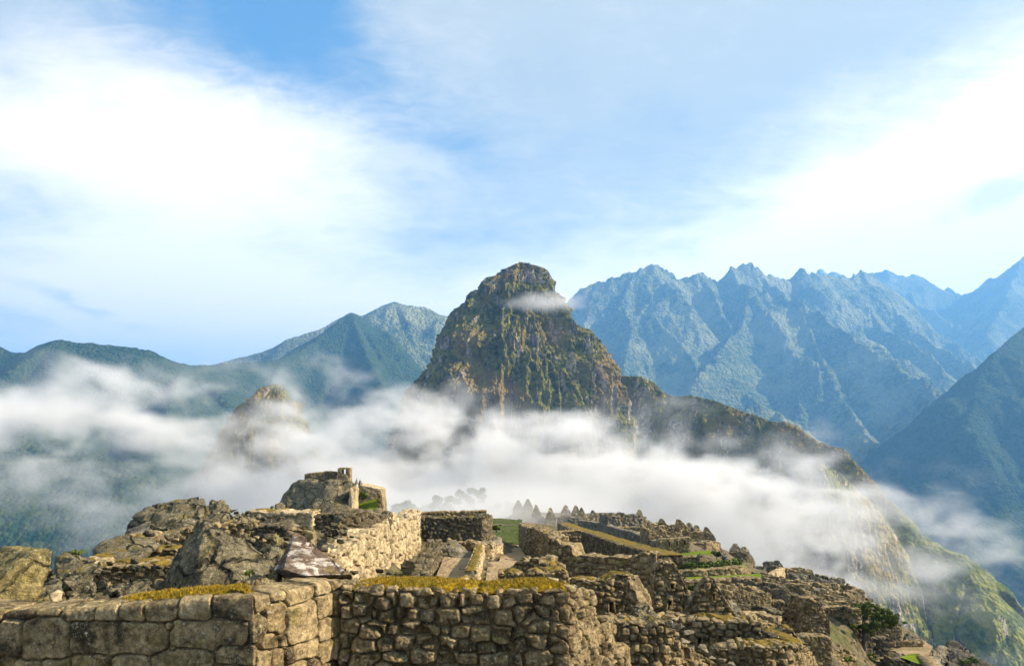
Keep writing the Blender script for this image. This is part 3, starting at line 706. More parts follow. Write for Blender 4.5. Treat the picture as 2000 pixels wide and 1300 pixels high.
    def add(G, idv, wrap=False, flip=False):
        off = sum(len(v) for v in V); nu, nv = G.shape[:2]
        V.append(G.reshape(-1, 3)); IDs.append(idv.ravel()); Fc.append(grid_faces(nu, nv, off, flip=flip))
    nu = max(4, int(L / step) + 1); s = np.linspace(0, L, nu)
    Hm = float((np.interp(s, S_, A[:, 2]) - zbf(s)).max())
    nf = max(4, int(Hm / step) + 1); nt_ = max(3, int(th / step) + 1); nb = max(3, int(Hm / (step * 3)) + 1)
    fz = np.linspace(0, 1, nf)
    zt = ztop(s)[:, None]; z0 = zbf(s)[:, None]
    Sg = np.repeat(s[:, None], nf + nt_ + nb, 1)
    hF = z0 + (zt - z0) * fz[None]; tF = np.zeros_like(hF)
    tT = np.repeat(np.linspace(0, th, nt_)[None], nu, 0); hT = np.repeat(zt, nt_, 1)
    fb = np.linspace(1, 0, nb)[None]; hB = z0 + (zt - z0) * fb; tB = np.full_like(hB, th)
    for (a, b, c, nf_) in ((Sg[:, :nf], tF, hF, (0, -1, 0)), (Sg[:, :nt_], tT, hT, (0, 0, 1)), (Sg[:, :nb], tB, hB, (0, 1, 0))):
        G, idv = emit(a, b, c, nf_); add(G, idv)
    for end, fn in ((0.0, (-1, 0, 0)), (L, (1, 0, 0))):
        tt = np.linspace(0, th, nt_)[:, None]; ze, zo = float(ztop(np.array([end]))[0]), float(zbf(np.array([end]))[0])
        ne = max(4, int((ze - zo) / step) + 1)
        hh = zo + (ze - zo) * np.linspace(0, 1, ne)[None]
        G, idv = emit(np.full((nt_, ne), end), np.repeat(tt, ne, 1), np.repeat(hh, nt_, 0), fn); add(G, idv, flip=(end == 0.0))
    W_ = raw_mesh(name, np.vstack(V), np.vstack(Fc)[:, ::-1], mat, parent, attrs={'stone': np.concatenate(IDs)})
    if parent is None: tag(W_, label, cat, group, 'thing')
    elif label: pass
    # niche linings are parts
    for (cs, cz, hw, hh) in nich:
        dd = min(0.5, th * 0.75)
        bars = []
        def barbox(s0, s1, t0, t1, h0, h1):
            V8 = []
            for ss in (s0, s1):
                for t2 in (t0, t1):
                    x, y = pos_xy(np.array([ss]), np.array([t2]))
                    for h2 in (h0, h1): V8.append([x[0], y[0], h2])
            bars.append(np.array(V8))
        bw = min(0.16, hw * 0.8); lt = min(0.2, hh * 0.5)
        barbox(cs - hw * 1.5, cs + hw * 1.5, -0.035, dd * 0.8, cz + hh - 0.01, cz + hh + lt)
        barbox(cs - hw - bw * 0.7, cs - hw + 0.02, 0.0, dd, cz - hh, cz + hh)
        barbox(cs + hw - 0.02, cs + hw + bw * 0.7, 0.0, dd, cz - hh, cz + hh)
        barbox(cs - hw * 1.2, cs + hw * 1.2, -0.01, dd * 0.8, cz - hh - lt * 0.5, cz - hh + 0.01)
        Vb = np.vstack(bars); fq = np.array([[0, 1, 3, 2], [4, 6, 7, 5], [0, 4, 5, 1], [2, 3, 7, 6], [0, 2, 6, 4], [1, 5, 7, 3]])
        lin = raw_mesh('lintel', bars[0], fq, mat, W_, smooth=False)
        raw_mesh('window_frame', np.vstack(bars[1:]), np.vstack([fq + 8 * k for k in range(len(bars) - 1)]), mat, W_, smooth=False)
    # moss or turf lying on the top
    if moss is not None:
        s0, s1, t0, t1, thr = moss
        if not blades: thr += 0.38; moss_h *= 0.7; t0 = max(t0, 0.12)
        ns = max(6, int((s1 - s0) * L / (step * 1.3))); nn = max(5, int((t1 - t0) * th / (step * 1.0)) + 3)
        a = np.linspace(s0 * L, s1 * L, ns)[:, None] + np.zeros((1, nn)); b = np.linspace(t0 * th, t1 * th, nn)[None] + np.zeros((ns, 1))
        e = np.minimum(np.minimum((a - s0 * L), (s1 * L - a)) / (moss_h * 5), np.minimum(b - t0 * th, t1 * th - b) / (moss_h * 1.6) - 0.9 * (0.5 + fbm(a / 0.09, b / 0.12, 0.2, 3, seed + 63)))
        dome = np.sqrt(np.clip(e, 0, 1)) * moss_h
        x, y = pos_xy(a, b + 0.25 * moss_h * fbm(a / (su * .5), b / (su * .5), 0, 2, seed + 61))
        pn = fbm(x / (su * 1.6), y / (su * 1.6), 0.5, 4, seed + 51)
        rough = fbm(x / 0.03 / max(1, Ym / 8), y / 0.03 / max(1, Ym / 8), 0, 3, seed + 52) * moss_h * 0.28
        z = ztop(a) - moss_h * 0.55 + dome * (1.25 + 0.5 * pn) + rough + np.where(pn < thr, -moss_h * 2.5 * np.clip((thr - pn) / 0.12, 0, 1), 0)
        mo = raw_mesh('moss_cap', np.stack([x, y, z], -1).reshape(-1, 3), grid_faces(ns, nn)[:, ::-1], mossmat or (M_moss if blades else M_mossf), W_)
        if blades:
            rng = np.random.default_rng(seed)
            k = blades; ia = rng.integers(1, ns - 1, k); ib = rng.integers(1, nn - 1, k)
            Gp = np.stack([x, y, z], -1)[ia, ib] + rng.normal(0, step * 0.4, (k, 3)) * (1, 1, 0)
            hgt = rng.uniform(0.25, 1.0, k) * moss_h * 0.55 * (pn[ia, ib] > thr); an = rng.uniform(0, 6.28, k); wd = 0.0035
            lean = rng.normal(0, 0.5, (k, 2)) * hgt[:, None]
            dxy = np.stack([np.cos(an), np.sin(an), 0 * an], 1) * wd
            tip = Gp + np.column_stack([lean, hgt])
            VV = np.stack([Gp - dxy - (0, 0, 0.005), Gp + dxy - (0, 0, 0.005), tip], 1).reshape(-1, 3)
            raw_mesh('grass_blades', VV, np.arange(3 * k).reshape(-1, 3), M_blade, W_, smooth=False, attrs={'leaf': np.repeat(rng.uniform(0, 1, k), 3)})['kind'] = 'stuff'
    return W_
def hash_s(s):
    h = 2166136261
    for ch in s: h = ((h ^ ord(ch)) * 16777619) & 0xffffffff
    return h

# ------------------------------------------------------------------ boulders: a hull of measured corners, split finely and weathered
def rock(label, pts, mat, n=26, rough=0.06, name='boulder', cat='boulder', group=None, seed=None, crack=0.0, parent=None, facet=0.15, strat=(1, 1, 1)):
    seed = seed if seed is not None else abs(hash_s(label)) % 9973
    A = np.array([P(*q) for q in pts])
    bm = bmesh.new(); vs = [bm.verts.new(a) for a in A]
    r = bmesh.ops.convex_hull(bm, input=vs)
    bmesh.ops.delete(bm, geom=[v for v in bm.verts if not v.link_faces], context='VERTS')
    bmesh.ops.triangulate(bm, faces=bm.faces)
    size = float(np.ptp(A, axis=0).max())
    step = size / n
    for it in range(7):
        es = [e for e in bm.edges if e.calc_length() > step * 1.5]
        if not es: break
        bmesh.ops.subdivide_edges(bm, edges=es, cuts=1, use_grid_fill=False)
        bmesh.ops.triangulate(bm, faces=[f for f in bm.faces if len(f.verts) > 3])
    for _ in range(2): bmesh.ops.smooth_vert(bm, verts=bm.verts, factor=facet, use_axis_x=True, use_axis_y=True, use_axis_z=True)
    bm.normal_update(); bmesh.ops.recalc_face_normals(bm, faces=bm.faces)
    V = np.array([v.co[:] for v in bm.verts]); N = np.array([v.normal[:] for v in bm.verts]); q = size * rough
    Q = V * np.array(strat)
    d = fbm(Q[:, 0] / (size * .28), Q[:, 1] / (size * .28), Q[:, 2] / (size * .28), 7, seed, 0.62) * q * 1.5
    d -= np.clip(fbm(Q[:, 0] / (size * .13), Q[:, 1] / (size * .13), Q[:, 2] / (size * .13), 4, seed + 9, 0.6, ridged=True) - 0.2, 0, 1) * q * 1.5
    V = V + N * d[:, None]
    for v, c in zip(bm.verts, V): v.co = c
    me = bpy.data.meshes.new(name); bm.to_mesh(me); bm.free()
    me.polygons.foreach_set('use_smooth', np.ones(len(me.polygons), bool))
    a = me.attributes.new('stone', 'FLOAT', 'POINT')
    a.data.foreach_set('value', np.clip(0.5 + fbm(V[:, 0] / (size * .5), V[:, 1] / (size * .5), V[:, 2] / (size * .5), 3, seed + 30), 0, 1).astype(np.float32))
    o = finish(bpy.data.objects.new(name, me), mat, parent)
    if parent is None: tag(o, label, cat, group)
    return o
def lump(cx, cy, Y, w, h, dep, k=14, seed=0, top=None):
    """corner points of a rounded stone around (cx, cy); w, h in photo pixels, dep metres"""
    rng = np.random.default_rng(seed); out_ = []
    for i in range(k):
        v = rng.normal(size=3); v /= np.linalg.norm(v); v = np.sign(v) * np.abs(v) ** 0.7
        out_.append((cx + v[0] * w / 2, cy + v[2] * h / 2, Y + v[1] * dep / 2))
    return out_

# ------------------------------------------------------------------ leafy things
def leaf_cloud(centres, rad, n, size, seed, flat=0.7):
    rng = np.random.default_rng(seed); centres = np.asarray(centres); rad = np.asarray(rad)
    pr = rad ** 2 / (rad ** 2).sum()
    ci = rng.choice(len(centres), n, p=pr)
    v = rng.normal(size=(n, 3)); v /= np.linalg.norm(v, axis=1)[:, None]
    rr = rng.uniform(0.45, 1.05, n) ** 0.6
    c = centres[ci] + v * (rad[ci] * rr)[:, None] * (1, 1, flat)
    a = rng.normal(size=(n, 3)); a /= np.linalg.norm(a, axis=1)[:, None]
    a = a * 0.8 + np.cross(v, a) * 0.6
    b = np.cross(a, v + rng.normal(0, .35, (n, 3))); b /= np.linalg.norm(b, axis=1)[:, None] + 1e-9; a /= np.linalg.norm(a, axis=1)[:, None]
    sz_ = size * rng.uniform(0.6, 1.4, n)[:, None]
    V = np.stack([c - a * sz_, c + b * sz_ * 0.5, c + a * sz_, c - b * sz_ * 0.5], 1).reshape(-1, 3)
    tone = _h(ci, ci * 0, ci * 0, seed) * 0.5 + rng.uniform(0, 0.5, n)
    return V, np.arange(4 * n).reshape(-1, 4), np.repeat(tone, 4)
def tube(path, rads, k=8):
    path = np.asarray(path, float); n = len(path); d = np.gradient(path, axis=0); d /= np.linalg.norm(d, axis=1)[:, None]
    up = np.array([0.3, 0.9, 0.1]); a = np.cross(d, up); a /= np.linalg.norm(a, axis=1)[:, None]; b = np.cross(d, a)
    th = np.linspace(0, 2 * np.pi, k, endpoint=False)
    V = path[:, None] + (a[:, None] * np.cos(th)[None, :, None] + b[:, None] * np.sin(th)[None, :, None]) * np.asarray(rads)[:, None, None]
    V = V.transpose(1, 0, 2)
    return V.reshape(-1, 3), grid_faces(k, n, wrap=True)
def shrub(label, cx, cy, Y, w, h, seed, mat=None, n=500, name='shrub', cat='shrub', group=None, leaf=None):
    c = P(cx, cy + h * 0.5, Y); wm, hm = w / F * Y, h / F * Y
    root = empty(name, c); tag(root, label, cat, group)
    rng = np.random.default_rng(seed); k = 9
    cs = np.column_stack([rng.uniform(-.32, .32, k) * wm, rng.uniform(-.3, .3, k) * wm, rng.uniform(0.3, 0.72, k) * hm])
    V, Fq, tn = leaf_cloud(cs, rng.uniform(0.16, 0.30, k) * min(wm, hm * 1.3), n, leaf or max(hm * 0.05, Y / 682 * 1.1), seed)
    raw_mesh('foliage', V, Fq, mat or M_shrub, root, smooth=False, attrs={'leaf': tn})
    Vs, Fs, off = [], [], 0
    for i in range(5):
        p1 = cs[i]; V1, F1_ = tube([(0, 0, -0.1 * hm), p1 * (0.4, 0.4, 0.5), p1], [hm * .03, hm * .02, hm * .008], 5)
        Vs.append(V1); Fs.append(F1_ + off); off += len(V1)
    raw_mesh('stem', np.vstack(Vs), np.vstack(Fs), M_bark, root)
    return root
def sheet(name, poly, mat, zoff=0.0, kind='structure', label=None, cat=None, n=40, bumpy=0.02, blades=0, sink=0.0, seed=5):
    """a patch of path or turf: corner points (px, py, Y) run round the patch; it is a thin slab with its own edge"""
    A = np.array([P(*q) for q in poly]); assert len(A) == 4
    u = np.linspace(0, 1, n)[:, None, None]; v = np.linspace(0, 1, n)[None, :, None]
    G = (A[0] * (1 - u) + A[1] * u) * (1 - v) + (A[3] * (1 - u) + A[2] * u) * v
    G = G.copy(); s = np.ptp(A[:, 0]) + 1e-3
    G[..., 2] += zoff + fbm(G[..., 0] / (s * .2), G[..., 1] / (s * .2), 0, 4, seed) * bumpy
    for i in range(4): CTRL.append((A[i, 0], A[i, 1], A[i, 2] - 0.12 - sink))
    for a_ in (0.25, 0.5, 0.75):
        for b_ in (0.25, 0.5, 0.75):
            g = G[int(a_ * (n - 1)), int(b_ * (n - 1))]; CTRL.append((g[0], g[1], g[2] - 0.12 - sink))
    o = raw_mesh(name, G.reshape(-1, 3), grid_faces(n, n), mat); tag(o, label, cat, kind=kind)
    return o
# ================================================================== the near walls
# the large blocks of the near corner wall, as measured: left, right, top, bottom in the photograph
FIT = [(-420,-330,1150,1225),(-326,-250,1150,1222),(-246,-160,1150,1226),(-156,-80,1150,1220),(-76,2,1150,1214),
 (5,66,1150,1211),(70,114,1150,1203),(116,184,1150,1213),(186,228,1150,1211),(229,280,1150,1210),(282,347,1150,1212),(350,410,1150,1215),(413,497,1150,1207),
 (-400,-260,1226,1300),(-256,-120,1224,1296),(-116,-2,1218,1290),(0,43,1212,1277),(44,130,1207,1288),(135,324,1216,1277),(326,342,1216,1228),(334,486,1211,1267),
 (-300,-150,1300,1380),(-146,-30,1294,1380),(-28,26,1282,1400),(28,80,1292,1400),(83,138,1286,1400),(140,216,1281,1400),(219,291,1279,1400),(294,415,1269,1400),(326,340,1266,1276),
 (424,500,1254,1298),(424,500,1300,1400),(488,524,1209,1252),(500,529,1130,1188),(526,562,1180,1240),(531,560,1110,1170),(561,617,1100,1177),(619,645,1110,1160),(648,672,1100,1150),(674,700,1100,1148),
 (563,621,1178,1252),(622,652,1163,1206),(654,676,1153,1200),(678,700,1151,1186),(516,546,1232,1268),(548,560,1243,1262),(503,530,1270,1400),(532,556,1266,1400),(558,622,1256,1288),(560,600,1291,1400),(602,630,1290,1400),
 (624,648,1209,1250),(650,680,1203,1240),(682,704,1190,1236),(624,654,1252,1292),(656,684,1243,1284),(686,706,1240,1290),(634,664,1294,1400),(666,690,1288,1400),(692,712,1292,1400)]
G_LOW = 'ruined stone walls of the citadel'
wall('near wall of large fitted blocks turning a corner at lower left, golden moss on top',
     [(-330,1196,6.0,1330),(-120,1194,5.85,1400),(0,1190,5.75,1480),(250,1180,5.6,1480),(495,1163,5.45,1480),(505,1161,5.5,1480),(600,1143,5.95,1440),(692,1128,6.55,1400)],
     th=0.42, st=(0.42, 0.30), mat=M_ash, rag=0.012, moss=(0.50, 0.80, 0.30, 1.0, -0.35), D=0.036, jw=0.11, px_step=0.9, p=6.0, seed=4127, fitted=FIT, blades=9000, moss_h=0.05, sink=0.3)
wall('near rubble wall in the middle, a wide strip of golden turf along its top',
     [(660,1146,6.25,1470),(800,1150,6.25,1470),(950,1154,6.25,1470),(1112,1150,6.2,1470),(1128,1146,6.5,1470),(1150,1146,7.1,1450),(1168,1160,7.7,1440)],
     th=0.46, st=(0.185, 0.135), mat=M_rub, rag=0.014, moss=(0.03, 0.70, 0.10, 1.0, -0.42), D=0.055, jw=0.17, px_step=0.9, p=3.6, seed=811, blades=16000, moss_h=0.045, sink=0.3)
wall('lower stepped stone buttress just right of the near rubble wall', [(1140,1206,7.6,1450),(1192,1200,7.9,1440),(1202,1208,8.8,1420)], th=0.45, st=(0.20, 0.15), mat=M_rub, rag=0.04, D=0.05, jw=0.22, px_step=1.0, p=3.0)
wall('lowest stone step of the near wall, with a little turf at its foot', [(1180,1262,8.3,1450),(1224,1257,8.7,1440),(1234,1262,9.6,1420)], th=0.45, st=(0.20, 0.15), mat=M_rub, rag=0.03, D=0.05, jw=0.22, px_step=1.0, p=3.0)

# ---- boulders behind the left wall
rock('big golden lichen covered boulder at the far left edge',
     [(-90,1120,7.2),(-60,1085,7.6),(10,1066,7.4),(45,1062,7.5),(92,1069,7.3),(104,1074,7.2),(98,1118,7.0),(76,1160,6.8),(50,1190,6.7),(-60,1200,6.6),(8,1122,6.75),(-40,1160,6.5),(60,1080,6.9),(-90,1200,7.6),(60,1190,7.8)], M_rockg, n=46, rough=0.022, strat=(1,1,1.6))
rock('tall grey pointed rock slab, dark on its left face, on the left terrace',
     [(316,1152,8.3),(328,1112,8.5),(346,1068,8.7),(370,1030,8.8),(386,1012,8.8),(402,1016,8.7),(442,1036,8.8),(486,1062,8.9),(524,1086,8.9),(552,1112,8.8),(520,1130,8.3),(470,1152,7.7),(396,1154,7.6),(388,1060,8.3),(360,1152,9.2),(540,1140,9.6)], M_rock, n=60, rough=0.028, strat=(2.0,1,0.8))
rock('pinkish streaked triangular rock just behind the corner of the near wall',
     [(533,1112,7.2),(575,1038,7.7),(584,1041,7.75),(640,1084,7.5),(690,1122,7.3),(600,1124,6.9),(553,1112,6.95),(566,1130,7.0),(690,1135,7.9),(560,1135,7.9)], M_rockp, n=46, rough=0.018, strat=(1,1,2))
rock('long dark outcrop crowning the left skyline', [(242,1042,24),(256,1010,24),(292,986,25),(338,976,25),(386,969,26),(405,982,24),(300,1046,23),(350,1040,22),(400,1030,22.5),(392,1040,26),(260,1046,26)], M_rock, n=46, rough=0.045, strat=(0.7,1,1.6))
rock('rounded mossy outcrop at the right end of the left skyline', [(384,1030,23),(392,990,24.5),(414,976,25),(432,971,25),(448,984,24.5),(468,1014,24),(470,1036,23.5),(400,1046,22),(440,1044,22.5),(430,1040,27)], M_rock, n=40, rough=0.05)
rock('flat light grey block at the left tip of the skyline outcrop', [(243,1044,22.6),(250,1032,22.6),(288,1015,22.8),(296,1020,22.4),(288,1044,22),(262,1048,22),(280,1046,24)], M_grey, n=26, rough=0.03)
rock('smooth dark slab sloping down on the left', [(172,1100,14),(180,1074,14.6),(210,1056,15),(250,1044,15.3),(300,1048,15.5),(322,1062,15),(292,1084,14),(220,1102,13.4),(250,1090,17)], M_rock, n=34, rough=0.035, strat=(0.8,1,1.5))
rock('low brown rock with a tuft of grass on it, beside the golden boulder', [(92,1130,10),(102,1084,10.4),(130,1077,10.6),(172,1078,10.6),(196,1090,10.4),(190,1120,9.8),(120,1150,9.2),(160,1120,12)], M_rock, n=30, rough=0.05)
rock('shadowed brown rock beneath the left moss topped wall', [(96,1160,9.2),(108,1120,9.4),(150,1106,9.6),(180,1112,9.6),(190,1140,9.2),(150,1170,8.7),(130,1150,10.5)], M_rock, n=30, rough=0.06)
rock('shaded boulder filling the gap behind the golden boulder', [(40,1190,8.6),(52,1130,9),(80,1104,9.2),(112,1104,9.2),(128,1130,8.8),(124,1180,8.3),(80,1196,8),(90,1150,10)], M_rock, n=30, rough=0.06)
rock('long speckled boulder with pale lichen lying behind the near wall', [(193,1162,7.4),(200,1142,7.6),(222,1132,7.7),(262,1129,7.7),(292,1134,7.6),(304,1150,7.4),(296,1166,7.1),(240,1174,6.9),(250,1160,8.3)], M_rock, n=36, rough=0.05)
rock('angular speckled boulder left of the long speckled one', [(124,1182,7.0),(130,1150,7.3),(152,1140,7.5),(186,1136,7.5),(192,1150,7.3),(188,1176,7.0),(150,1188,6.8),(160,1170,8.1)], M_rock, n=34, rough=0.05)
rock('smooth pale stone standing between the golden boulder and the near wall', [(96,1180,6.7),(98,1158,6.8),(112,1150,6.9),(124,1154,6.9),(122,1172,6.8),(108,1184,6.6),(110,1176,7.2)], M_pale, n=20, rough=0.04)
rock('small yellow lichen stone beside the golden boulder', [(62,1180,6.6),(76,1163,6.7),(96,1158,6.75),(100,1176,6.6),(80,1186,6.45),(84,1178,7.0)], M_rockg, n=18, rough=0.06)
rock('rubble heap of brown stone at the foot of the grey pointed slab', [(455,1150,7.3),(470,1132,7.5),(520,1118,7.6),(552,1112,7.6),(560,1126,7.2),(540,1142,6.9),(490,1150,6.8),(500,1140,8.0)], M_rub, n=34, rough=0.08)
rock('brown boulder with a yellow mossy edge between the pointed slabs', [(520,1100,10.5),(505,1078,11),(520,1062,11.2),(545,1058,11.2),(562,1070,11),(560,1100,10.4),(535,1104,10),(535,1090,12)], M_rock, n=26, rough=0.07)
rock('golden sunlit stone on the rubble above the pink rock', [(528,1062,14),(530,1042,14.2),(540,1036,14.2),(546,1052,14.2),(552,1066,13.8),(540,1070,13.4),(540,1060,14.8)], M_rockg, n=20, rough=0.08)
shrub('tuft of grass sprouting from the brown rock on the left skyline', 150, 1078, 10.4, 26, 14, 5, n=260, name='grass_tuft', cat='grass tuft')
# ---- low moss topped walls on the left terrace
W = wall
W('left terrace wall with a moss strip along its top, behind the long speckled boulder', [(155,1107,12,1150),(230,1108,12,1150),(335,1101,12,1150)], th=0.9, st=(0.22,0.17), mat=M_rub, rag=0.03, moss=(0,1,0.05,1,-0.5), D=0.06)
W('short golden moss topped wall climbing behind the left terrace wall', [(175,1104,12.6,1120),(225,1086,13.8,1112),(268,1071,15,1100)], th=0.5, st=(0.2,0.15), mat=M_pale, rag=0.03, moss=(0,1,0,1,-0.6), D=0.05)
W('upper left terrace wall with a thin bright moss line', [(262,1072,15,1098),(345,1069,15,1098)], th=0.6, st=(0.24,0.18), mat=M_rub, rag=0.03, moss=(0,1,0,1,-0.5), D=0.06)
W('broken rubble wall below the long outcrop', [(270,1052,18,1075),(330,1036,18.5,1066),(372,1030,18.5,1066)], th=1.3, st=(0.3,0.22), mat=M_rub, rag=0.08, moss=(0,0.8,0.1,1,-0.1), D=0.08)
W('broken rubble wall right of the grey pointed slab', [(410,1026,19,1060),(470,1020,19,1066),(520,1018,19.5,1066)], th=1.6, st=(0.3,0.2), mat=M_rub, rag=0.12, moss=(0,1,0.1,1,0.0), D=0.1)
W('dark stub of wall behind the golden sunlit stone', [(486,1030,17,1066),(540,1026,17,1066),(572,1034,17,1066)], th=0.7, st=(0.24,0.18), mat=M_dark, rag=0.06, D=0.07)
W('short dark wall with pale end stones above the pink rock', [(560,1034,16,1080),(612,1034,16,1080),(618,1033,17,1078)], th=0.6, st=(0.24,0.18), mat=M_mid, rag=0.04, D=0.06)
W('low wall with a moss line under the rocky hill, with lit slabs', [(470,1000,30,1022),(540,998,30,1024),(610,998,30,1036)], th=1.4, st=(0.5,0.5), mat=M_pale, rag=0.06, moss=(0,1,0,1,-0.3), D=0.08)
W('rubble wall with a dark face below the rocky hill', [(612,1004,27,1036),(660,1002,27,1036),(706,1004,27,1036)], th=0.9, st=(0.32,0.24), mat=M_dark, rag=0.06, moss=(0,0.5,0,1,0), D=0.08)
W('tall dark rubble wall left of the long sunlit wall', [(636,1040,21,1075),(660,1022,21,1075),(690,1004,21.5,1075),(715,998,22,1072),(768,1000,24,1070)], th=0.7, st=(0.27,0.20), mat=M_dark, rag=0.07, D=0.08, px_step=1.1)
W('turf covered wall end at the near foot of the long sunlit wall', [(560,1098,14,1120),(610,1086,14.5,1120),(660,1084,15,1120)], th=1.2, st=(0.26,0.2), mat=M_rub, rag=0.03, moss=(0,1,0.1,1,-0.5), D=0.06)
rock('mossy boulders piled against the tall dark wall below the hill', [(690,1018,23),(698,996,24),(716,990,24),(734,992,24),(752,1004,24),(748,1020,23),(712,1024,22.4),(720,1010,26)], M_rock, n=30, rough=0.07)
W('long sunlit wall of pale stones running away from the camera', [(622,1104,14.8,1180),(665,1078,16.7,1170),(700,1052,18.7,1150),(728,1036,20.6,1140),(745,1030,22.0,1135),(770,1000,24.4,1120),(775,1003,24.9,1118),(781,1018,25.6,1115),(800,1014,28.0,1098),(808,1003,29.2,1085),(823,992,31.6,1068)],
  th=0.75, st=(0.42,0.52), mat=M_pale, rag=0.05, D=0.10, jw=0.2, px_step=0.9, p=3.0, stepmin=0.035)
# ---- court with the earthen paths in the centre
W('dark broken wall on the left side of the middle path', [(838,1124,20.5,1150),(845,1098,23,1138),(853,1078,25,1112),(866,1050,27.6,1090)], th=0.6, st=(0.22,0.17), mat=M_dark, rag=0.16, D=0.09, px_step=1.0)
W('narrow wall with a golden turf top between the two paths', [(933,1112,21,1150),(940,1092,24,1118),(947,1063,29.5,1090)], th=0.42, st=(0.24,0.18), mat=M_pale, rag=0.02, moss=(0,1,0.05,0.95,-0.7), D=0.05)
W('lower near step of the narrow turf topped wall', [(925,1128,19,1160),(936,1126,19.6,1150)], th=0.45, st=(0.24,0.18), mat=M_rub, rag=0.02, moss=(0,1,0,1,-0.3), D=0.05)
W('short wall closing the far end of the middle path', [(872,1052,32,1085),(915,1058,32,1090),(942,1064,31.5,1092)], th=0.6, st=(0.28,0.2), mat=M_mid, rag=0.08, D=0.07)
W('sunlit stone corner beside the upper path', [(930,1060,33,1095),(962,1060,33,1096),(984,1058,36,1088)], th=0.8, st=(0.26,0.2), mat=M_pale, rag=0.05, D=0.07)
rock('tent shaped grey rock slab at the head of the middle path', [(866,1064,28.5),(872,1052,29.5),(888,1051,30),(906,1064,29.5),(934,1090,28.5),(912,1088,27.6),(885,1092,27.4),(874,1084,28),(900,1080,31)], M_grey, n=34, rough=0.03, strat=(2,1,.7))
rock('pale rectangular boulder above the sunlit stone corner', [(960,1064,34.5),(961,1048,34.8),(972,1045,35),(982,1049,35),(981,1062,34.6),(970,1066,34.2),(972,1060,35.6)], M_grey, n=20, rough=0.03)
W('long dark front wall of the roofless enclosure in the centre', [(822,1009,34,1056),(870,1010,34,1058),(942,1009,34,1056),(955,1003,34.6,1052),(961,1006,36,1048),(962,1006,39,1040)], th=0.8, st=(0.26,0.20), mat=M_dark, rag=0.03, moss=(0,1,0.2,1,-0.1), D=0.09, px_step=1.0)
W('back wall of the roofless enclosure in the centre', [(822,1000,43,1020),(880,999,43,1020),(950,997,43,1020)], th=0.8, st=(0.3,0.22), mat=M_mid, rag=0.03, moss=(0,1,0,1,-0.2), D=0.08)
shrub('bright green bush right of the roofless enclosure', 970, 1030, 37, 16, 16, 11, n=420)
shrub('low green plants at the foot of the enclosure wall', 951, 1045, 36, 14, 22, 12, n=300)
W('broken low wall with upright stones behind the near turf strip', [(995,1104,21,1128),(1012,1092,21,1128),(1040,1096,20.5,1128),(1064,1106,20,1130)], th=0.8, st=(0.2,0.16), mat=M_mid, rag=0.10, moss=(0.1,0.9,0.1,0.9,-0.1), D=0.09)
W('small turf topped block of wall directly behind the near turf strip, leftmost of its row', [(972,1119,17,1150),(1000,1116,17,1150),(1022,1122,17,1150)], th=0.7, st=(0.2,0.15), mat=M_rub, rag=0.03, moss=(0,1,0,1,-0.3), D=0.06)
W('middle turf topped block of wall behind the near turf strip', [(1030,1118,16.5,1150),(1048,1112,16.5,1150),(1064,1122,16.5,1150)], th=0.6, st=(0.2,0.15), mat=M_rub, rag=0.05, moss=(0,1,0,1,-0.2), D=0.06)
W('right turf topped wall behind the near turf strip, dipping in the middle', [(1062,1117,17.5,1160),(1088,1114,17.5,1160),(1112,1124,17.5,1170)], th=0.7, st=(0.2,0.15), mat=M_rub, rag=0.03, moss=(0,1,0,1,-0.6), D=0.06)
W('curved wall with a golden rim and a tall niche right of the near turf strip', [(1108,1126,20,1215),(1135,1132,19.6,1222),(1160,1134,19.4,1225),(1185,1131,19.4,1225),(1204,1121,19.5,1225),(1237,1122,19.5,1225),(1246,1126,20.2,1222)],
  th=0.6, st=(0.25,0.19), mat=M_rub, rag=0.02, moss=(0,1,0,1,-0.6), D=0.07, niches=[(1194,1186,11,24)], px_step=1.1)
W('stepped shoulder of wall at the right of the curved wall', [(1222,1128,18.6,1215),(1236,1150,18.4,1215),(1246,1174,18.2,1215)], th=0.5, st=(0.25,0.18), mat=M_mid, rag=0.05, D=0.07)
rock('grey rock with two cushions of golden moss below the tall corner wall', [(1226,1214,17.4),(1230,1180,17.6),(1250,1173,17.8),(1268,1180,17.8),(1284,1194,17.6),(1296,1214,17.2),(1262,1222,16.8),(1262,1200,18.6)], M_rock, n=30, rough=0.05)
# ---- the big enclosure right of the upper path
W('tall shaded wall beside the upper path, stepping down towards the camera', [(1012,1021,44,1064),(1020,1026,42,1074),(1034,1029,39,1090),(1050,1034,36,1104),(1062,1040,34,1118),(1075,1050,32,1128)], th=0.9, st=(0.30,0.22), mat=M_mid, rag=0.06, moss=(0,0.8,0.1,1,0.0), D=0.08, px_step=1.1)
W('high front wall of the big enclosure, broken at its left end', [(1070,1048,31.5,1140),(1086,1051,31.5,1140),(1095,1062,31.4,1140),(1113,1065,31.2,1140),(1119,1083,31,1142),(1160,1085,30.4,1142),(1222,1087,29.6,1145),(1240,1084,29.2,1205),(1254,1078,28.8,1215),(1268,1082,28.5,1222),(1282,1080,28.2,1228),(1286,1084,30,1220)],
  th=0.9, st=(0.32,0.25), mat=M_mid, rag=0.05, moss=(0.3,0.95,0.3,1,0.0), D=0.08, px_step=1.0, niches=[(1127,1150,5,9)])
W('rear wall of the big enclosure, mossy on top', [(1060,1040,48,1078),(1100,1038,48,1080),(1136,1036,48,1084)], th=0.9, st=(0.32,0.22), mat=M_mid, rag=0.04, moss=(0,1,0,1,-0.2), D=0.08)
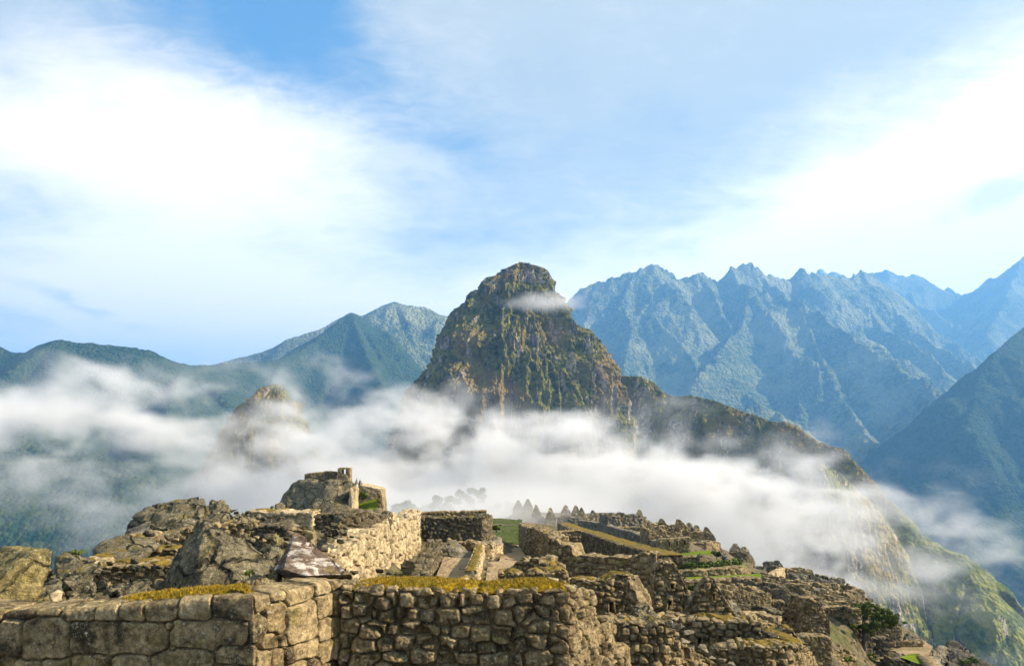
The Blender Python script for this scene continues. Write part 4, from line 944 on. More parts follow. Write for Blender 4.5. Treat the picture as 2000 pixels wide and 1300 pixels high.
W('long diagonal wall of dark upright stones with a broad golden top', [(1134,1037,47.5,1086),(1160,1046,43,1088),(1190,1056,38.5,1090),(1230,1069,33.5,1092),(1280,1082,29,1094)], th=1.25, st=(0.34,0.42), mat=M_dark, rag=0.02, moss=(0,1,0.02,0.98,-0.7), D=0.09, px_step=1.1, mossmat=M_mossf)
W('narrow mossy wall leading back into the mist from the big enclosure', [(1088,1020,75,1036),(1110,1030,60,1046),(1134,1038,49,1056)], th=1.3, st=(0.4,0.3), mat=M_mid, rag=0.02, moss=(0,1,0,1,-0.7), D=0.08)
W('battered corner of the big enclosure seen from its right side', [(1282,1082,28.4,1228),(1288,1130,29.2,1224),(1296,1200,30.2,1224)], th=0.8, st=(0.34,0.26), mat=M_mid, rag=0.02, D=0.07)
# ---- gabled house right of the enclosure
W('brown gabled house end with two dark windows, right of the big enclosure', [(1276,1112,26,1216),(1290,1100,26,1216),(1300,1096,26,1216),(1318,1101,26,1216),(1328,1120,26,1216),(1338,1142,26,1216),(1350,1158,26,1216),(1378,1166,26,1216)],
  th=0.7, st=(0.26,0.19), mat=M_mid, rag=0.05, D=0.08, px_step=1.0, niches=[(1313,1145,8,12),(1308,1182,8,20),(1338,1190,13,22)], name='gabled_house', cat='ruined house')
W('short wall with a golden cap between the two gabled house ends', [(1332,1158,25.4,1180),(1356,1166,24,1180)], th=0.5, st=(0.3,0.2), mat=M_dark, rag=0.02, moss=(0.3,1,0,1,-0.7), D=0.06)
W('stone gable with a small central window, standing free in the foreground ruins', [(1345,1180,23,1218),(1356,1162,23,1218),(1367,1144,23,1218),(1380,1129,23,1218),(1392,1128,23,1218),(1404,1148,23,1218),(1418,1170,23,1218),(1432,1190,23,1218),(1442,1208,23,1218)],
  th=0.4, st=(0.24,0.17), mat=M_mid, rag=0.03, D=0.08, px_step=1.0, niches=[(1394,1166,6,14)], name='gabled_house', cat='ruined house')
W('long wall with three niches below the free standing gable', [(1318,1226,17.6,1285),(1335,1214,17.5,1285),(1362,1208,17.4,1282),(1410,1212,17.2,1280),(1466,1212,17,1280),(1488,1214,17,1280)],
  th=0.7, st=(0.26,0.18), mat=M_mid, rag=0.03, moss=(0.2,0.9,0.1,1,-0.2), D=0.08, px_step=1.0, niches=[(1366,1256,9,26),(1406,1244,7,10),(1443,1247,7,20)])
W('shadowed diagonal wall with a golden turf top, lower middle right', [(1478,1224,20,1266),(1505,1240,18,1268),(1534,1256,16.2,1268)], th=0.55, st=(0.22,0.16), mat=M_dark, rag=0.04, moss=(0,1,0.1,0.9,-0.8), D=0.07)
W('small mossy gable stub right of the diagonal turf wall', [(1516,1248,19,1270),(1526,1230,19,1270),(1534,1223,19,1270),(1548,1224,19,1270),(1558,1240,19,1270),(1574,1258,19,1270)], th=0.5, st=(0.2,0.15), mat=M_mid, rag=0.05, moss=(0.2,0.6,0,1,-0.4), D=0.07, name='gable_stub')
W('rounded retaining wall of small stones at the bottom, golden rim on top', [(1392,1268,14.5,1420),(1440,1260,14.4,1420),(1500,1263,14.3,1420),(1550,1259,14.5,1420),(1572,1258,15,1420),(1584,1268,16,1400),(1598,1292,17.5,1380)],
  th=0.6, st=(0.20,0.15), mat=M_rub, rag=0.02, moss=(0.1,0.9,0.25,1,-0.4), D=0.06, px_step=1.0)
W('rubble wall crossing the bottom right of the near buttress', [(1196,1216,12.6,1440),(1222,1214,12.6,1440),(1262,1222,12.6,1440),(1300,1221,12.6,1440),(1318,1230,12.7,1440),(1334,1254,13,1440),(1366,1274,13.4,1440),(1400,1298,13.8,1440)],
  th=0.7, st=(0.20,0.16), mat=M_rub, rag=0.05, moss=(0,0.4,0.3,1,-0.1), D=0.07, px_step=1.0, p=3.2)
W('low broken wall behind the lichen stones, bottom centre right', [(1268,1196,19,1226),(1300,1204,18.6,1228),(1330,1212,18,1232)], th=0.9, st=(0.24,0.18), mat=M_mid, rag=0.12, moss=(0.2,1,0,1,0.0), D=0.08)
# ---- terraces on the slope
W('upper terrace wall under the three windowed building', [(1306,1091,64,1103),(1340,1088,64,1100),(1366,1086,64,1098)], th=1.0, st=(0.45,0.3), mat=M_mid, rag=0.03, D=0.08)
W('middle curved terrace wall below the hedge of shrubs', [(1322,1116,60.5,1132),(1360,1114,60.5,1131),(1420,1109,61,1127),(1450,1106,61.5,1124),(1463,1107,62.5,1121),(1466,1109,64,1117)], th=1.0, st=(0.5,0.34), mat=M_mid, rag=0.03, D=0.08)
W('lower terrace wall holding up the long grass strip', [(1340,1135,54,1166),(1400,1133,54,1172),(1460,1129,54,1172),(1488,1127,54.5,1162),(1494,1129,58,1150)], th=1.2, st=(0.5,0.34), mat=M_mid, rag=0.02, D=0.08)
sheet('grass', [(1340,1135,54.5),(1492,1129,55),(1486,1122,62),(1338,1128,62)], M_grass, 0.12, kind='stuff', sink=0.45)
sheet('grass', [(1288,1092,64.5),(1392,1084,65),(1390,1076,72),(1290,1084,72)], M_grass, 0.12, kind='stuff', sink=0.45)
sheet('grass', [(1322,1115,61.5),(1460,1108,62.5),(1455,1102,66),(1322,1108,66)], M_grass, 0.0, kind='stuff', sink=0.4)
for i, (x, w_, h_) in enumerate([(1334,20,15),(1350,20,17),(1366,22,16),(1384,22,16),(1400,20,19),(1416,22,20)]):
    shrub('green shrub in the hedge row on the middle terrace', x, 1103 - i * 0.5, 63, w_ * 1.25, h_, 30 + i, n=420, group='hedge row of shrubs on the middle terrace')
shrub('rounded bush at the right end of the middle terrace', 1438, 1098, 63.5, 24, 18, 41, n=480)
shrub('dark round bush beside the leaning grey slab', 1400, 1082, 66, 18, 16, 42, n=380, mat=M_leaf)
shrub('dark scrub growing behind the free standing gable', 1352, 1150, 40, 24, 26, 43, n=420, mat=M_leaf)
shrub('green bush in the gap beside the tall corner wall', 1293, 1108, 36, 12, 22, 44, n=300, mat=M_leaf)
rock('leaning grey rock slab on the slope above the hedge', [(1402,1072,66),(1408,1068,67),(1418,1080,66),(1430,1098,64),(1424,1102,63),(1412,1096,64),(1416,1090,68)], M_rockd, n=20, rough=0.05)
rock('dark upright boulder in the upper grass strip', [(1360,1094,63),(1362,1080,63.5),(1368,1076,63.5),(1370,1088,63),(1366,1098,62.5),(1366,1090,65)], M_rockd, n=16, rough=0.06)
# ---- building with three windows and the gables above it
W('front of the roofless building with three small windows above the green terraces', [(1284,1056,71,1090),(1290,1052,71,1090),(1320,1051,71,1088),(1349,1049,71,1080)], th=0.9, st=(0.42,0.3), mat=M_mid, rag=0.02, D=0.08,
  niches=[(1307,1062,5,9),(1322,1061,5,9),(1337,1059,5,9)], name='roofless_building', cat='ruined building')
W('long grey outer wall descending from the mist to the three windowed building', [(1129,1015,112,1036),(1174,1021,100,1045),(1200,1031,91,1056),(1231,1037,84,1064),(1266,1053,76,1074),(1284,1056,72,1082)], th=1.0, st=(0.5,0.34), mat=M_grey, rag=0.03, D=0.08)
GB = 'steep stone gables of the roofless houses'
def gable(label, ax, ay, bx0, bx1, by, Y, mat=M_mid, side=None, win=True):
    c_ = (bx0 + bx1) / 2; bx0, bx1 = c_ + (bx0 - c_) * 1.12, c_ + (bx1 - c_) * 1.12; w_ = bx1 - bx0; fl_ = max(1.5, w_ * 0.07)
    h_ = by - ay; fl_ = w_ * 0.09
    W(label, [(bx0, by - h_ * 0.30, Y, by), (bx0 + (ax - bx0) * 0.46, by - h_ * 0.66, Y, by), (ax - fl_, ay, Y, by), (ax + fl_, ay, Y, by), (ax + (bx1 - ax) * 0.54, by - h_ * 0.66, Y, by), (bx1, by - h_ * 0.30, Y, by)],
      th=Y * 0.004 + 0.25, st=(Y * 0.0052, Y * 0.0038), mat=mat, rag=0.0015 * Y, D=0.0010 * Y, name='stone_gable', cat='gable', group=GB, niches=[(ax, by - (by - ay) * 0.42, max(2, w_ * 0.09), max(3, (by - ay) * 0.12))] if win else (), sink=0.4)
gable('isolated tall grey gable on the crest of the ruins', 1249, 996, 1237, 1262, 1027, 106, M_pale)
gable('dark gable leaning left above the long grey outer wall', 1280, 1025, 1268, 1293, 1053, 79, M_grey)
gable('small dark gable between the crest and the three windowed building', 1293, 1014, 1284, 1306, 1036, 92)
gable('tallest pointed gable standing on the three windowed building', 1326, 1012, 1317, 1349, 1050, 77)
gable('paler of the twin gables at the right skyline, left one', 1346, 1020, 1338, 1357, 1044, 108, M_pale, win=False)
gable('paler of the twin gables at the right skyline, right one', 1361, 1025, 1352, 1372, 1045, 106, M_pale, win=False)
gable('wide gable at the right end of the upper houses', 1381, 1029, 1372, 1397, 1060, 92)
gable('left gable on the round bastion', 1437, 1060, 1428, 1447, 1078, 102, M_pale, win=False)
gable('right gable on the round bastion', 1455, 1066, 1447, 1464, 1080, 101, M_pale, win=False)
gable('broad broken gable above the long grey outer wall, with yellow moss', 1187, 1002, 1176, 1200, 1040, 106, win=False)
for lab, a in (('faint gable farthest left in the mist', (1012,976,1003,1022,1000,172)), ('faint gable second from the left in the mist', (1031,976,1021,1041,1000,166)),
               ('misty gable with a low front wall, third from the left', (1048,986,1039,1058,1014,150)), ('misty gable standing nearest the meadow', (1075,990,1064,1087,1030,138)),
               ('pale gable rising highest out of the thin mist', (1105,985,1096,1115,1006,150)), ('first of three crowded gables at the mist edge', (1125,988,1116,1134,1012,140)),
               ('second of three crowded gables at the mist edge', (1136,992,1128,1146,1014,134)), ('third of three crowded gables at the mist edge, small and rounded', (1158,997,1150,1168,1018,126))):
    gable(lab, *a, mat=M_pale, win=False)
W('low misty wall in front of the left gables', [(1038,1006,152,1022),(1060,1007,150,1024),(1066,1012,146,1024)], th=1, st=(0.8,0.6), mat=M_pale, rag=0.05, D=0.1)
W('misty retaining wall below the crowded gables', [(1096,1006,146,1022),(1130,1012,132,1030),(1172,1020,118,1040)], th=1, st=(0.7,0.5), mat=M_grey, rag=0.05, D=0.1)
W('low mossy wall on the crest left of the isolated gable', [(1204,1021,108,1030),(1238,1022,108,1030)], th=1.2, st=(0.6,0.4), mat=M_mid, rag=0.04, moss=(0,1,0,1,0.0), D=0.1)
W('low mossy wall on the crest right of the isolated gable', [(1262,1020,104,1028),(1290,1025,100,1034)], th=1.2, st=(0.6,0.4), mat=M_mid, rag=0.04, moss=(0,1,0,1,0.0), D=0.1)
W('inner mossy wall line across the upper court', [(1200,1029,95,1038),(1236,1028,95,1040),(1268,1030,94,1044)], th=1.0, st=(0.5,0.35), mat=M_mid, rag=0.04, moss=(0,1,0,1,0.0), D=0.1)
W('second inner wall of the upper court, with small niches', [(1232,1040,84,1052),(1250,1038,84,1052),(1272,1036,84,1052)], th=0.9, st=(0.5,0.35), mat=M_mid, rag=0.03, moss=(0,1,0,1,-0.5), D=0.1, niches=[(1240,1044,3,5),(1248,1043,3,5),(1256,1043,3,5)])
W('wall between the dark leaning gable and the tallest pointed gable', [(1290,1046,80,1056),(1318,1045,80,1056)], th=0.9, st=(0.45,0.3), mat=M_mid, rag=0.03, moss=(0,1,0,1,-0.4), D=0.1)
W('upper house wall beside the tallest pointed gable', [(1350,1040,86,1066),(1360,1036,86,1066),(1374,1038,86,1066)], th=0.9, st=(0.45,0.3), mat=M_mid, rag=0.04, D=0.1)
W('high terrace base beneath the wide gable', [(1354,1060,80,1082),(1380,1058,80,1080),(1400,1056,81,1078),(1409,1060,83,1074)], th=1.4, st=(0.6,0.45), mat=M_mid, rag=0.05, D=0.1)
W('rounded dark bastion carrying two small gables', [(1422,1078,101,1112),(1440,1077,100,1116),(1460,1078,100,1118),(1470,1084,101,1118),(1476,1098,103,1118)], th=1.6, st=(0.6,0.4), mat=M_dark, rag=0.05, D=0.1, name='bastion', cat='bastion')
# ---- lower town on the right
TT = [
 ('trapezoid house wall on the right skyline, topmost of the terraces', [(1492,1101,92,1112),(1498,1096,92,1112),(1524,1096,92,1112),(1532,1106,92,1114)], M_grey, 0),
 ('dark inner wall of the trapezoid house', [(1501,1106,86,1120),(1528,1105,86,1118)], M_dark, 0),
 ('low grey wall left of the trapezoid house', [(1474,1104,92,1116),(1496,1105,92,1116)], M_grey, 1),
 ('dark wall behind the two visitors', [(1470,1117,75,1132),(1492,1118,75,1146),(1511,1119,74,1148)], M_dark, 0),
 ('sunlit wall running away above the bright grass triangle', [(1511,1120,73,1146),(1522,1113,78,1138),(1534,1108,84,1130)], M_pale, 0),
 ('pale terrace wall along the skyline right of the trapezoid house', [(1534,1109,92,1120),(1573,1110,92,1120)], M_mid, 0),
 ('long retaining wall below the skyline terrace', [(1538,1113,84,1134),(1570,1113,84,1134),(1586,1113,84,1134),(1594,1128,84,1136)], M_mid, 0),
 ('lower retaining wall with a sloping right end', [(1549,1132,78,1150),(1580,1133,78,1152),(1597,1133,78,1152),(1608,1150,78,1154)], M_dark, 0),
 ('curved wall holding up the bright grass triangle', [(1536,1156,60,1166),(1552,1152,61,1162),(1566,1145,64,1158)], M_mid, 1),
 ('dark slab wall below the lower terrace', [(1471,1154,54,1174),(1486,1160,50,1174),(1501,1168,46,1175)], M_dark, 0),
 ('roofless room back wall with a mossy top, middle of the lower town', [(1488,1154,52,1170),(1528,1152,52,1170)], M_mid, 1),
 ('side wall falling away right of the roofless room', [(1529,1152,52,1170),(1545,1160,47,1172),(1556,1166,44,1173)], M_dark, 1),
 ('niched wall in the middle of the lower town', [(1472,1176,43,1192),(1500,1173,43,1192),(1534,1171,43,1194)], M_mid, 2),
 ('long dark diagonal wall left in the lower town', [(1450,1173,41,1196),(1476,1181,38,1198),(1504,1192,35,1204)], M_dark, 1),
 ('mossy wall left of the doorway in the lower town', [(1440,1197,31,1214),(1473,1195,31,1216),(1507,1206,30,1240)], M_mid, 1),
 ('dark inner wall under a long mossy rim, right of the big triangular house', [(1572,1157,57,1168),(1606,1154,55,1176),(1632,1163,51,1176),(1659,1172,47.5,1178)], M_dark, 1),
 ('short stepped wall above the dark inner wall', [(1568,1150,62,1160),(1592,1151,62,1160)], M_mid, 0),
 ('low mossy wall under the dark inner wall', [(1606,1175,46,1186),(1630,1175,46,1186),(1659,1174,46,1186)], M_mid, 1),
 ('niched low wall left of the tree crown', [(1610,1187,41,1200),(1647,1182,41,1202),(1664,1189,40,1202)], M_mid, 3),
 ('ruined tower stub on the right skyline', [(1615,1148,76,1160),(1624,1147,76,1160),(1640,1148,76,1160)], M_dark, 0),
 ('first skyline terrace wall right of the tower stub', [(1638,1156,71,1168),(1661,1157,69,1172),(1668,1160,68,1174)], M_grey, 0),
 ('second skyline terrace wall right of the tower stub', [(1664,1161,66,1176),(1695,1169,64,1182)], M_dark, 0),
 ('third skyline terrace wall, smallest step', [(1693,1174,63,1186),(1706,1175,63,1188)], M_mid, 0),
 ('fourth skyline terrace wall above the tree', [(1705,1179,61,1194),(1718,1181,61,1198)], M_dark, 0),
 ('sloping skyline wall just right of the tree crown', [(1716,1187,60,1210),(1728,1196,60,1214),(1740,1205,60,1218)], M_mid, 0),
 ('tall block of walling right of the tree', [(1729,1208,58,1240),(1745,1214,57,1246),(1761,1220,56,1252),(1765,1240,58,1252)], M_mid, 0),
 ('wall face behind the right side of the tree', [(1702,1232,52,1250),(1734,1233,52,1250)], M_mid, 0),
 ('long low wall above the bottom right path', [(1737,1252,50,1268),(1770,1251,50,1268),(1804,1250,50,1268),(1808,1252,53,1264)], M_mid, 0),
 ('dark tall wall right of the tree trunk', [(1700,1244,44,1320),(1720,1245,44,1320),(1738,1246,44,1320)], M_dark, 0),
 ('wall under the foot of the big triangular house', [(1560,1244,28,1276),(1592,1242,28,1278),(1626,1246,28,1280)], M_mid, 0),
 ('rubble bank wall at the bottom below the tree', [(1566,1272,30,1340),(1600,1264,31,1340),(1636,1268,32,1340),(1676,1284,33,1345)], M_mid, 0),
 ('low wall at the bottom edge right of the tree', [(1736,1284,40,1330),(1762,1290,40,1330),(1790,1304,40,1330)], M_dark, 1),
 ('shadowed wall piece left of the tree trunk', [(1626,1222,46,1262),(1650,1224,45,1264),(1672,1232,44,1290)], M_dark, 0),
 ('mossy wall line behind the tree on the left', [(1618,1202,52,1224),(1640,1204,52,1226),(1660,1206,52,1230)], M_mid, 1),
]
for lab, pts, mt, f in TT:
    Ym = pts[0][2]
    n_ = ()
    if f >= 2:
        xs = np.linspace(pts[0][0] + 6, pts[-1][0] - 5, 6 if f == 2 else 7)
        n_ = [(float(x), float(np.interp(x, [p_[0] for p_ in pts], [p_[1] for p_ in pts])) + 8.5, 3, 6) for x in xs]
    W(lab, pts, th=0.62, moss_h=0.04, st=(0.0058 * Ym + 0.05, 0.0042 * Ym + 0.04), mat=mt, rag=0.0012 * Ym, moss=(0, 1, 0, 0.8, 0.02) if f else None, D=0.0013 * Ym, niches=n_, sink=0.5)
W('left face of the big triangular house with two tiny windows', [(1519,1206,33.5,1236),(1536,1182,33,1240),(1553,1162,32.5,1243),(1566,1166,31.5,1245)], th=0.7, st=(0.26,0.19), mat=M_mid, rag=0.03, D=0.06, niches=[(1534,1208,4,8),(1547,1208,4,8)], name='triangular_house', cat='ruined house')
W('broad brown front of the big triangular house', [(1566,1166,31.4,1247),(1582,1169,31,1248),(1600,1176,31,1248),(1612,1190,31,1248),(1620,1206,31,1248),(1622,1230,31,1248)], th=0.8, st=(0.20,0.15), mat=M_mid, rag=0.04, D=0.06, name='triangular_house', cat='ruined house')
sheet('grass', [(1512,1149,62),(1556,1147,62),(1549,1136,70),(1538,1132,72)], M_grass, 0.12, kind='stuff', sink=0.45)
sheet('grass', [(1757,1286,41),(1803,1302,40),(1796,1279,44),(1776,1280,44)], M_grass, 0.12, kind='stuff', sink=0.45)
sheet('path', [(1738,1270,48.5),(1814,1280,46),(1822,1262,50),(1806,1252,53)], M_path, 0.02)
sheet('path', [(1757,1284,44.5),(1812,1280,45),(1812,1272,47),(1748,1270,47)], M_path, 0.04)
sheet('path', [(1511,1240,31),(1532,1238,31),(1524,1216,37),(1512,1218,37)], M_path, 0.02)
sheet('path', [(838,1160,19.5),(930,1160,19.5),(938,1086,28.2),(868,1084,28.2)], M_path, 0.0, bumpy=0.03)
sheet('path', [(944,1160,19.5),(1000,1150,20.5),(1000,1094,28.8),(954,1096,28.2)], M_path, -0.02, bumpy=0.03)
sheet('path', [(972,1106,28),(1046,1112,27.5),(1012,1064,46),(984,1064,46)], M_path, 0.02, bumpy=0.03)
# stone stairs
def stairs(label, a, b, width, steps, mat):
    A0, B0 = P(*a), P(*b); root = empty('stone_stairs', A0); tag(root, label, 'stairs')
    d = (B0 - A0); sdir = np.array([d[1], -d[0], 0]); sdir /= np.linalg.norm(sdir); sdir *= width / 2
    for k in range(steps):
        p0 = d * k / steps; p1 = d * (k + 1) / steps; top = p1[2]
        V = []
        for q in (p0, p1 + d * 0.01):
            for s_ in (-1, 1):
                for zz in (top - abs(d[2]) / steps - 0.25, top - 0.004 * k):
                    V.append([q[0] + s_ * sdir[0], q[1] + s_ * sdir[1], zz])
        V = np.array(V); V[:, :2] += (fbm(V[:, 0] * 9, V[:, 1] * 9, V[:, 2] * 9, 1, k) * 0.03)[:, None]
        raw_mesh('step', V, np.array([[0, 1, 3, 2], [4, 6, 7, 5], [0, 4, 5, 1], [2, 3, 7, 6], [0, 2, 6, 4], [1, 5, 7, 3]]), mat, root, smooth=False)
stairs('dark stone stairs beside the bottom right grass patch', (1826,1306,38), (1806,1279,42.5), 0.85, 9, M_mid)
stairs('sunlit stone stairs left of the tree', (1654,1294,37), (1632,1260,43.5), 1.0, 9, M_pale)
rock('dark slab boulder on the right skyline beside the tall block of walling', [(1763,1248,54),(1766,1234,54.5),(1774,1233,54.5),(1786,1246,54),(1792,1252,53),(1770,1253,52.5),(1776,1248,56)], M_rockd, n=20, rough=0.06)
rock('long dark boulder on the skyline above the bottom right path', [(1786,1244,54),(1794,1240,55),(1808,1244,55),(1814,1252,54.5),(1808,1256,53.5),(1792,1252,53),(1800,1250,56)], M_rockd, n=20, rough=0.06)
rock('grey pointed boulder at the right end of the path', [(1812,1290,42),(1818,1272,43),(1832,1258,44),(1846,1264,44),(1852,1282,43),(1848,1310,41),(1822,1316,40.5),(1834,1300,46)], M_grey, n=30, rough=0.05)
rock('big black boulder at the lower right corner of the ruins', [(1846,1270,44),(1850,1256,45),(1862,1252,45.5),(1872,1257,45),(1886,1268,44),(1910,1282,43),(1940,1304,42),(1940,1340,41),(1850,1330,40),(1846,1296,41.5),(1880,1310,48)], M_rockd, n=44, rough=0.05)
rock('half buried brown boulder at the near end of the bottom right grass', [(1740,1282,42),(1752,1272,43),(1768,1276,43),(1782,1288,42),(1776,1296,41),(1748,1294,40.5),(1760,1288,44)], M_rockd, n=22, rough=0.06)
shrub('yellow green bush at the bottom below the tree', 1656, 1286, 20, 20, 12, 51, n=420)
shrub('small fern bush at the foot of the tree', 1700, 1284, 40, 26, 24, 52, n=420)
shrub('grassy clump on the black corner boulder', 1895, 1290, 42, 40, 16, 53, n=420)
# ---- the rocky hill with the shrine
rock('massive rocky hill crag with white patches carrying the hilltop shrine', [(534,1002,60),(546,975,61),(560,960,62),(574,940,62),(592,933,63),(640,930,63),(684,934,63),(699,944,62),(700,972,61),(697,1006,60),(650,1008,57),(600,1008,57),(560,1006,58),(690,940,59.5),(640,934,59),(640,1006,70)], M_rock, n=60, rough=0.028)
rock('lit vertical cliff pillar on the right flank of the rocky hill', [(676,1004,57.4),(684,952,58),(697,944,58.4),(701,952,59),(699,1006,58.6),(690,1010,57),(690,980,61)], M_pale, n=34, rough=0.03, strat=(2.5,1,0.4))
rock('small dark mossy boulder at the left foot of the rocky hill', [(534,1002,58),(537,986,58.5),(548,979,59),(558,984,58.6),(558,1002,58),(546,1004,57.4),(546,995,60)], M_rock, n=20, rough=0.05)
W('shrine terrace wall at the left of the hilltop', [(594,925,62,940),(612,923,62,940),(634,922,62,938)], th=1.6, st=(0.35,0.25), mat=M_mid, rag=0.03, moss=(0,1,0.1,1,-0.4), D=0.06)
W('dark wall of the hilltop shrine left of the tower', [(633,919,61.6,936),(636,919,61.6,936),(658,921,61.6,936)], th=0.8, st=(0.3,0.25), mat=M_dark, rag=0.02, D=0.06)
tower = empty('shrine_tower', P(671, 934, 61)); tag(tower, 'small square stone tower with a see through window on the hilltop', 'tower')
def part_wall(name, pts, **k):
    w_ = wall(name, pts, parent=None, name=name, ctrl=False, **k)
    for key in ('label', 'category', 'group'):
        if key in w_: del w_[key]
    w_.parent = tower; w_.location = -tower.location
    return w_
kw = dict(th=0.8, st=(0.30,0.22), mat=M_mid, D=0.05, sink=0.0)
part_wall('pier', [(659,913,61,926),(668,913,61,926)], **kw)
part_wall('pier', [(674.5,913,61,926),(684,913,61,926)], **kw)
part_wall('base_course', [(659,925,61,942),(684,925,61,942)], **kw)
part_wall('lintel', [(667,912.5,60.98,916),(676,912.5,60.98,916)], **dict(kw, th=0.84))
rock('left pointed stone on the hilltop beside the tower', [(692,944,60),(697,931,60.2),(700,944,60),(696,946,59.6),(696,945,60.6)], M_grey, n=14, rough=0.04)
rock('right pointed stone on the hilltop beside the tower', [(699,946,60),(702,933,60.2),(709,945,60),(704,948,59.6),(704,947,60.6)], M_grey, n=14, rough=0.04)
W('sunlit terrace wall right of the hilltop, with a sloping top', [(699,945,63,1004),(722,950,63,1004),(744,955,63,1004)], th=2.6, st=(0.5,0.4), mat=M_pale, rag=0.01, D=0.03)
W('right end wall of the hilltop terrace', [(735,956,60,1000),(743,956,60,1004),(748,985,60,1006)], th=2.0, st=(0.4,0.5), mat=M_mid, rag=0.04, D=0.08)
sheet('grass', [(699,1000,59),(738,996,59),(736,972,63),(699,984,63)], M_grass, 0.0, kind='stuff')
shrub('dark green bush in the recess of the hilltop terrace', 708, 968, 61, 22, 18, 61, n=380)
shrub('thin plant on the left edge of the rocky hill', 531, 990, 58, 7, 10, 62, n=90)
shrub('small green tuft in front of the grey pointed slab', 487, 1118, 7.4, 22, 14, 63, n=260)
# ---- meadow and far crest
sheet('meadow', [(958,1064,60),(1014,1062,60),(1020,1014,120),(960,1012,130)], M_mead, 0.0, bumpy=0.2, sink=0.3)
W('faint low terrace wall crossing the misty meadow, nearer one', [(956,1037,82,1042),(1016,1038,82,1043)], th=0.7, st=(0.5,0.35), mat=M_grey, rag=0.05, D=0.08)
W('faint low terrace wall crossing the misty meadow, farther one', [(956,1024,98,1029),(1018,1025,98,1030)], th=0.7, st=(0.5,0.35), mat=M_grey, rag=0.05, D=0.08)
for q in [(1190,997,150),(1240,1005,148),(1288,1018,142),(1140,1003,165),(1060,1000,190),(960,1002,200),(860,1000,200),(1330,1045,120),(1420,1085,115),(1475,1110,110),(1500,1116,105),(1560,1120,105),(1610,1140,95),(1660,1162,88),(1720,1190,78),(1765,1225,72),(1800,1245,66),(1840,1266,60),(1900,1300,52),
          (1690,1322,38),(1690,1350,34),(1600,1345,28),(1850,1322,38),(1800,1330,36),(1900,1335,36),(1950,1335,36),(2000,1350,34),(2100,1380,34),(1750,1345,30),(1720,1300,46),(1200,1040,90),(1250,1048,86),(1100,1030,120),(1150,1080,40),(1200,1090,36),(1100,1075,38)]:
    CTRL.append(tuple(P(*q)))
for x_, y_, z_ in [(-4,-6,-2.6),(0,-6,-2.9),(5,-6,-4),(-10,4,-2.5),(-3,6.4,-1.5),(-4,6.9,-1.62),(-5.5,7.5,-1.8),(-2.2,7.3,-1.66),(-3,8.6,-2.0),(-4.5,9.5,-2.25),(-7,10,-2.6),(-5,12,-2.6),(-8,13,-3.1),(-12,14,-5),(-7,17,-3.2),(-10,20,-3.4),(-16,25,-7),(-5.5,20,-3.2),(-9,24,-3.6),(-12,29,-4.4),
                   (-14,40,-6),(-22,45,-12),(-18,60,-8),(-30,60,-20),(-12,62,-7),(-5,60,-9),(-45,80,-45),(-22,80,-24),(-60,120,-80),(-8,90,-13),(-8,120,-16),(-30,150,-50),(-15,180,-34),(120,40,-70),(60,45,-36),(45,30,-24),(25,15,-16),(14,8,-8),(5,6,-4.6),(9,20,-6.5),(4,9,-4.4),(1,9,-4.2),(-0.5,9,-3.6),(-1.2,14,-4.2),(0,14,-4.4),(3,14,-5.0),(-3.5,22,-4.6),(80,80,-50),(130,120,-110),(90,160,-90),(40,200,-60),(0,240,-60)]:
    CTRL.append((x_, y_, z_))
# ---- loose stones scattered on the rubble
rng = np.random.default_rng(9)
def scatter(items, label, group, mat):
    for i, (x, y, Y, s_) in enumerate(items):
        rock(label, lump(x, y, Y, s_ * 1.25, s_ * 0.8, s_ / F * Y * 1.1, 12, int(rng.integers(1e6))), mat, n=14, rough=0.04, name='loose_stone', cat='stone', group=group, seed=int(rng.integers(9999)))
scatter([(1195,1121,19.8,9),(1212,1112,19.8,8),(1222,1118,19.8,12),(1231,1113,19.8,10),(1100,1112,17.6,8),(1084,1112,17.8,7),(1062,1102,20.3,12),(1046,1094,20.6,10),(1022,1090,21.2,9),(1030,1086,21.6,7)], 'weathered stone lying loose on top of the broken walls behind the near turf', 'loose stones on the broken walls', M_grey)
scatter([(720,1138,6.85,22),(765,1137,6.85,30),(815,1136,6.85,36),(862,1138,6.85,18),(905,1138,6.85,30),(990,1138,6.85,20),(1030,1139,6.85,34),(1075,1140,6.85,40)], 'pale flat stone edging the back of the near turf strip', 'pale stones behind the near turf strip', M_pale)
scatter([(1290,1217,13.3,20),(1306,1216,13.2,16),(1322,1222,13.4,18),(1318,1238,12.9,16),(1338,1250,13.1,18),(1352,1266,13.3,14),(1376,1270,13.7,15),(1392,1284,14,14),(1410,1290,14.1,16),(1430,1296,14,15),(1345,1236,14.4,20),(1330,1226,15,14),(1372,1262,14.6,16),(1398,1268,14.6,12)], 'rounded stone tumbled down the broken wall at the bottom centre right', 'tumbled stones at the bottom', M_grey)
scatter([(1498,1224,19,7),(1506,1230,18.6,6),(1470,1208,18,8),(1518,1244,17.2,6),(1524,1250,17,5)], 'pale stone resting along the top of the shadowed diagonal wall', 'stones on the diagonal wall', M_pale)
scatter([(700,1000,24,16),(716,1004,24.2,13),(735,1003,24.4,15),(752,1010,24.4,12),(722,1014,23.8,12),(640,1030,20.6,12),(652,1024,20.8,12)], 'dark stone balanced on the tall dark wall below the hill', 'stones on the tall dark wall', M_rock)
scatter([(440,1040,16,14),(458,1034,16.5,12),(478,1046,15,14),(500,1050,14.6,12),(515,1056,14,14),(560,1060,13.6,12),(575,1066,13,10),(300,1058,16.6,12),(322,1060,16.4,10),(345,1052,17,12),(470,1062,13,12),(545,1078,12,12),(420,1040,17,10)], 'brown stone in the rubble of the left terrace', 'stones in the left rubble', M_rub)

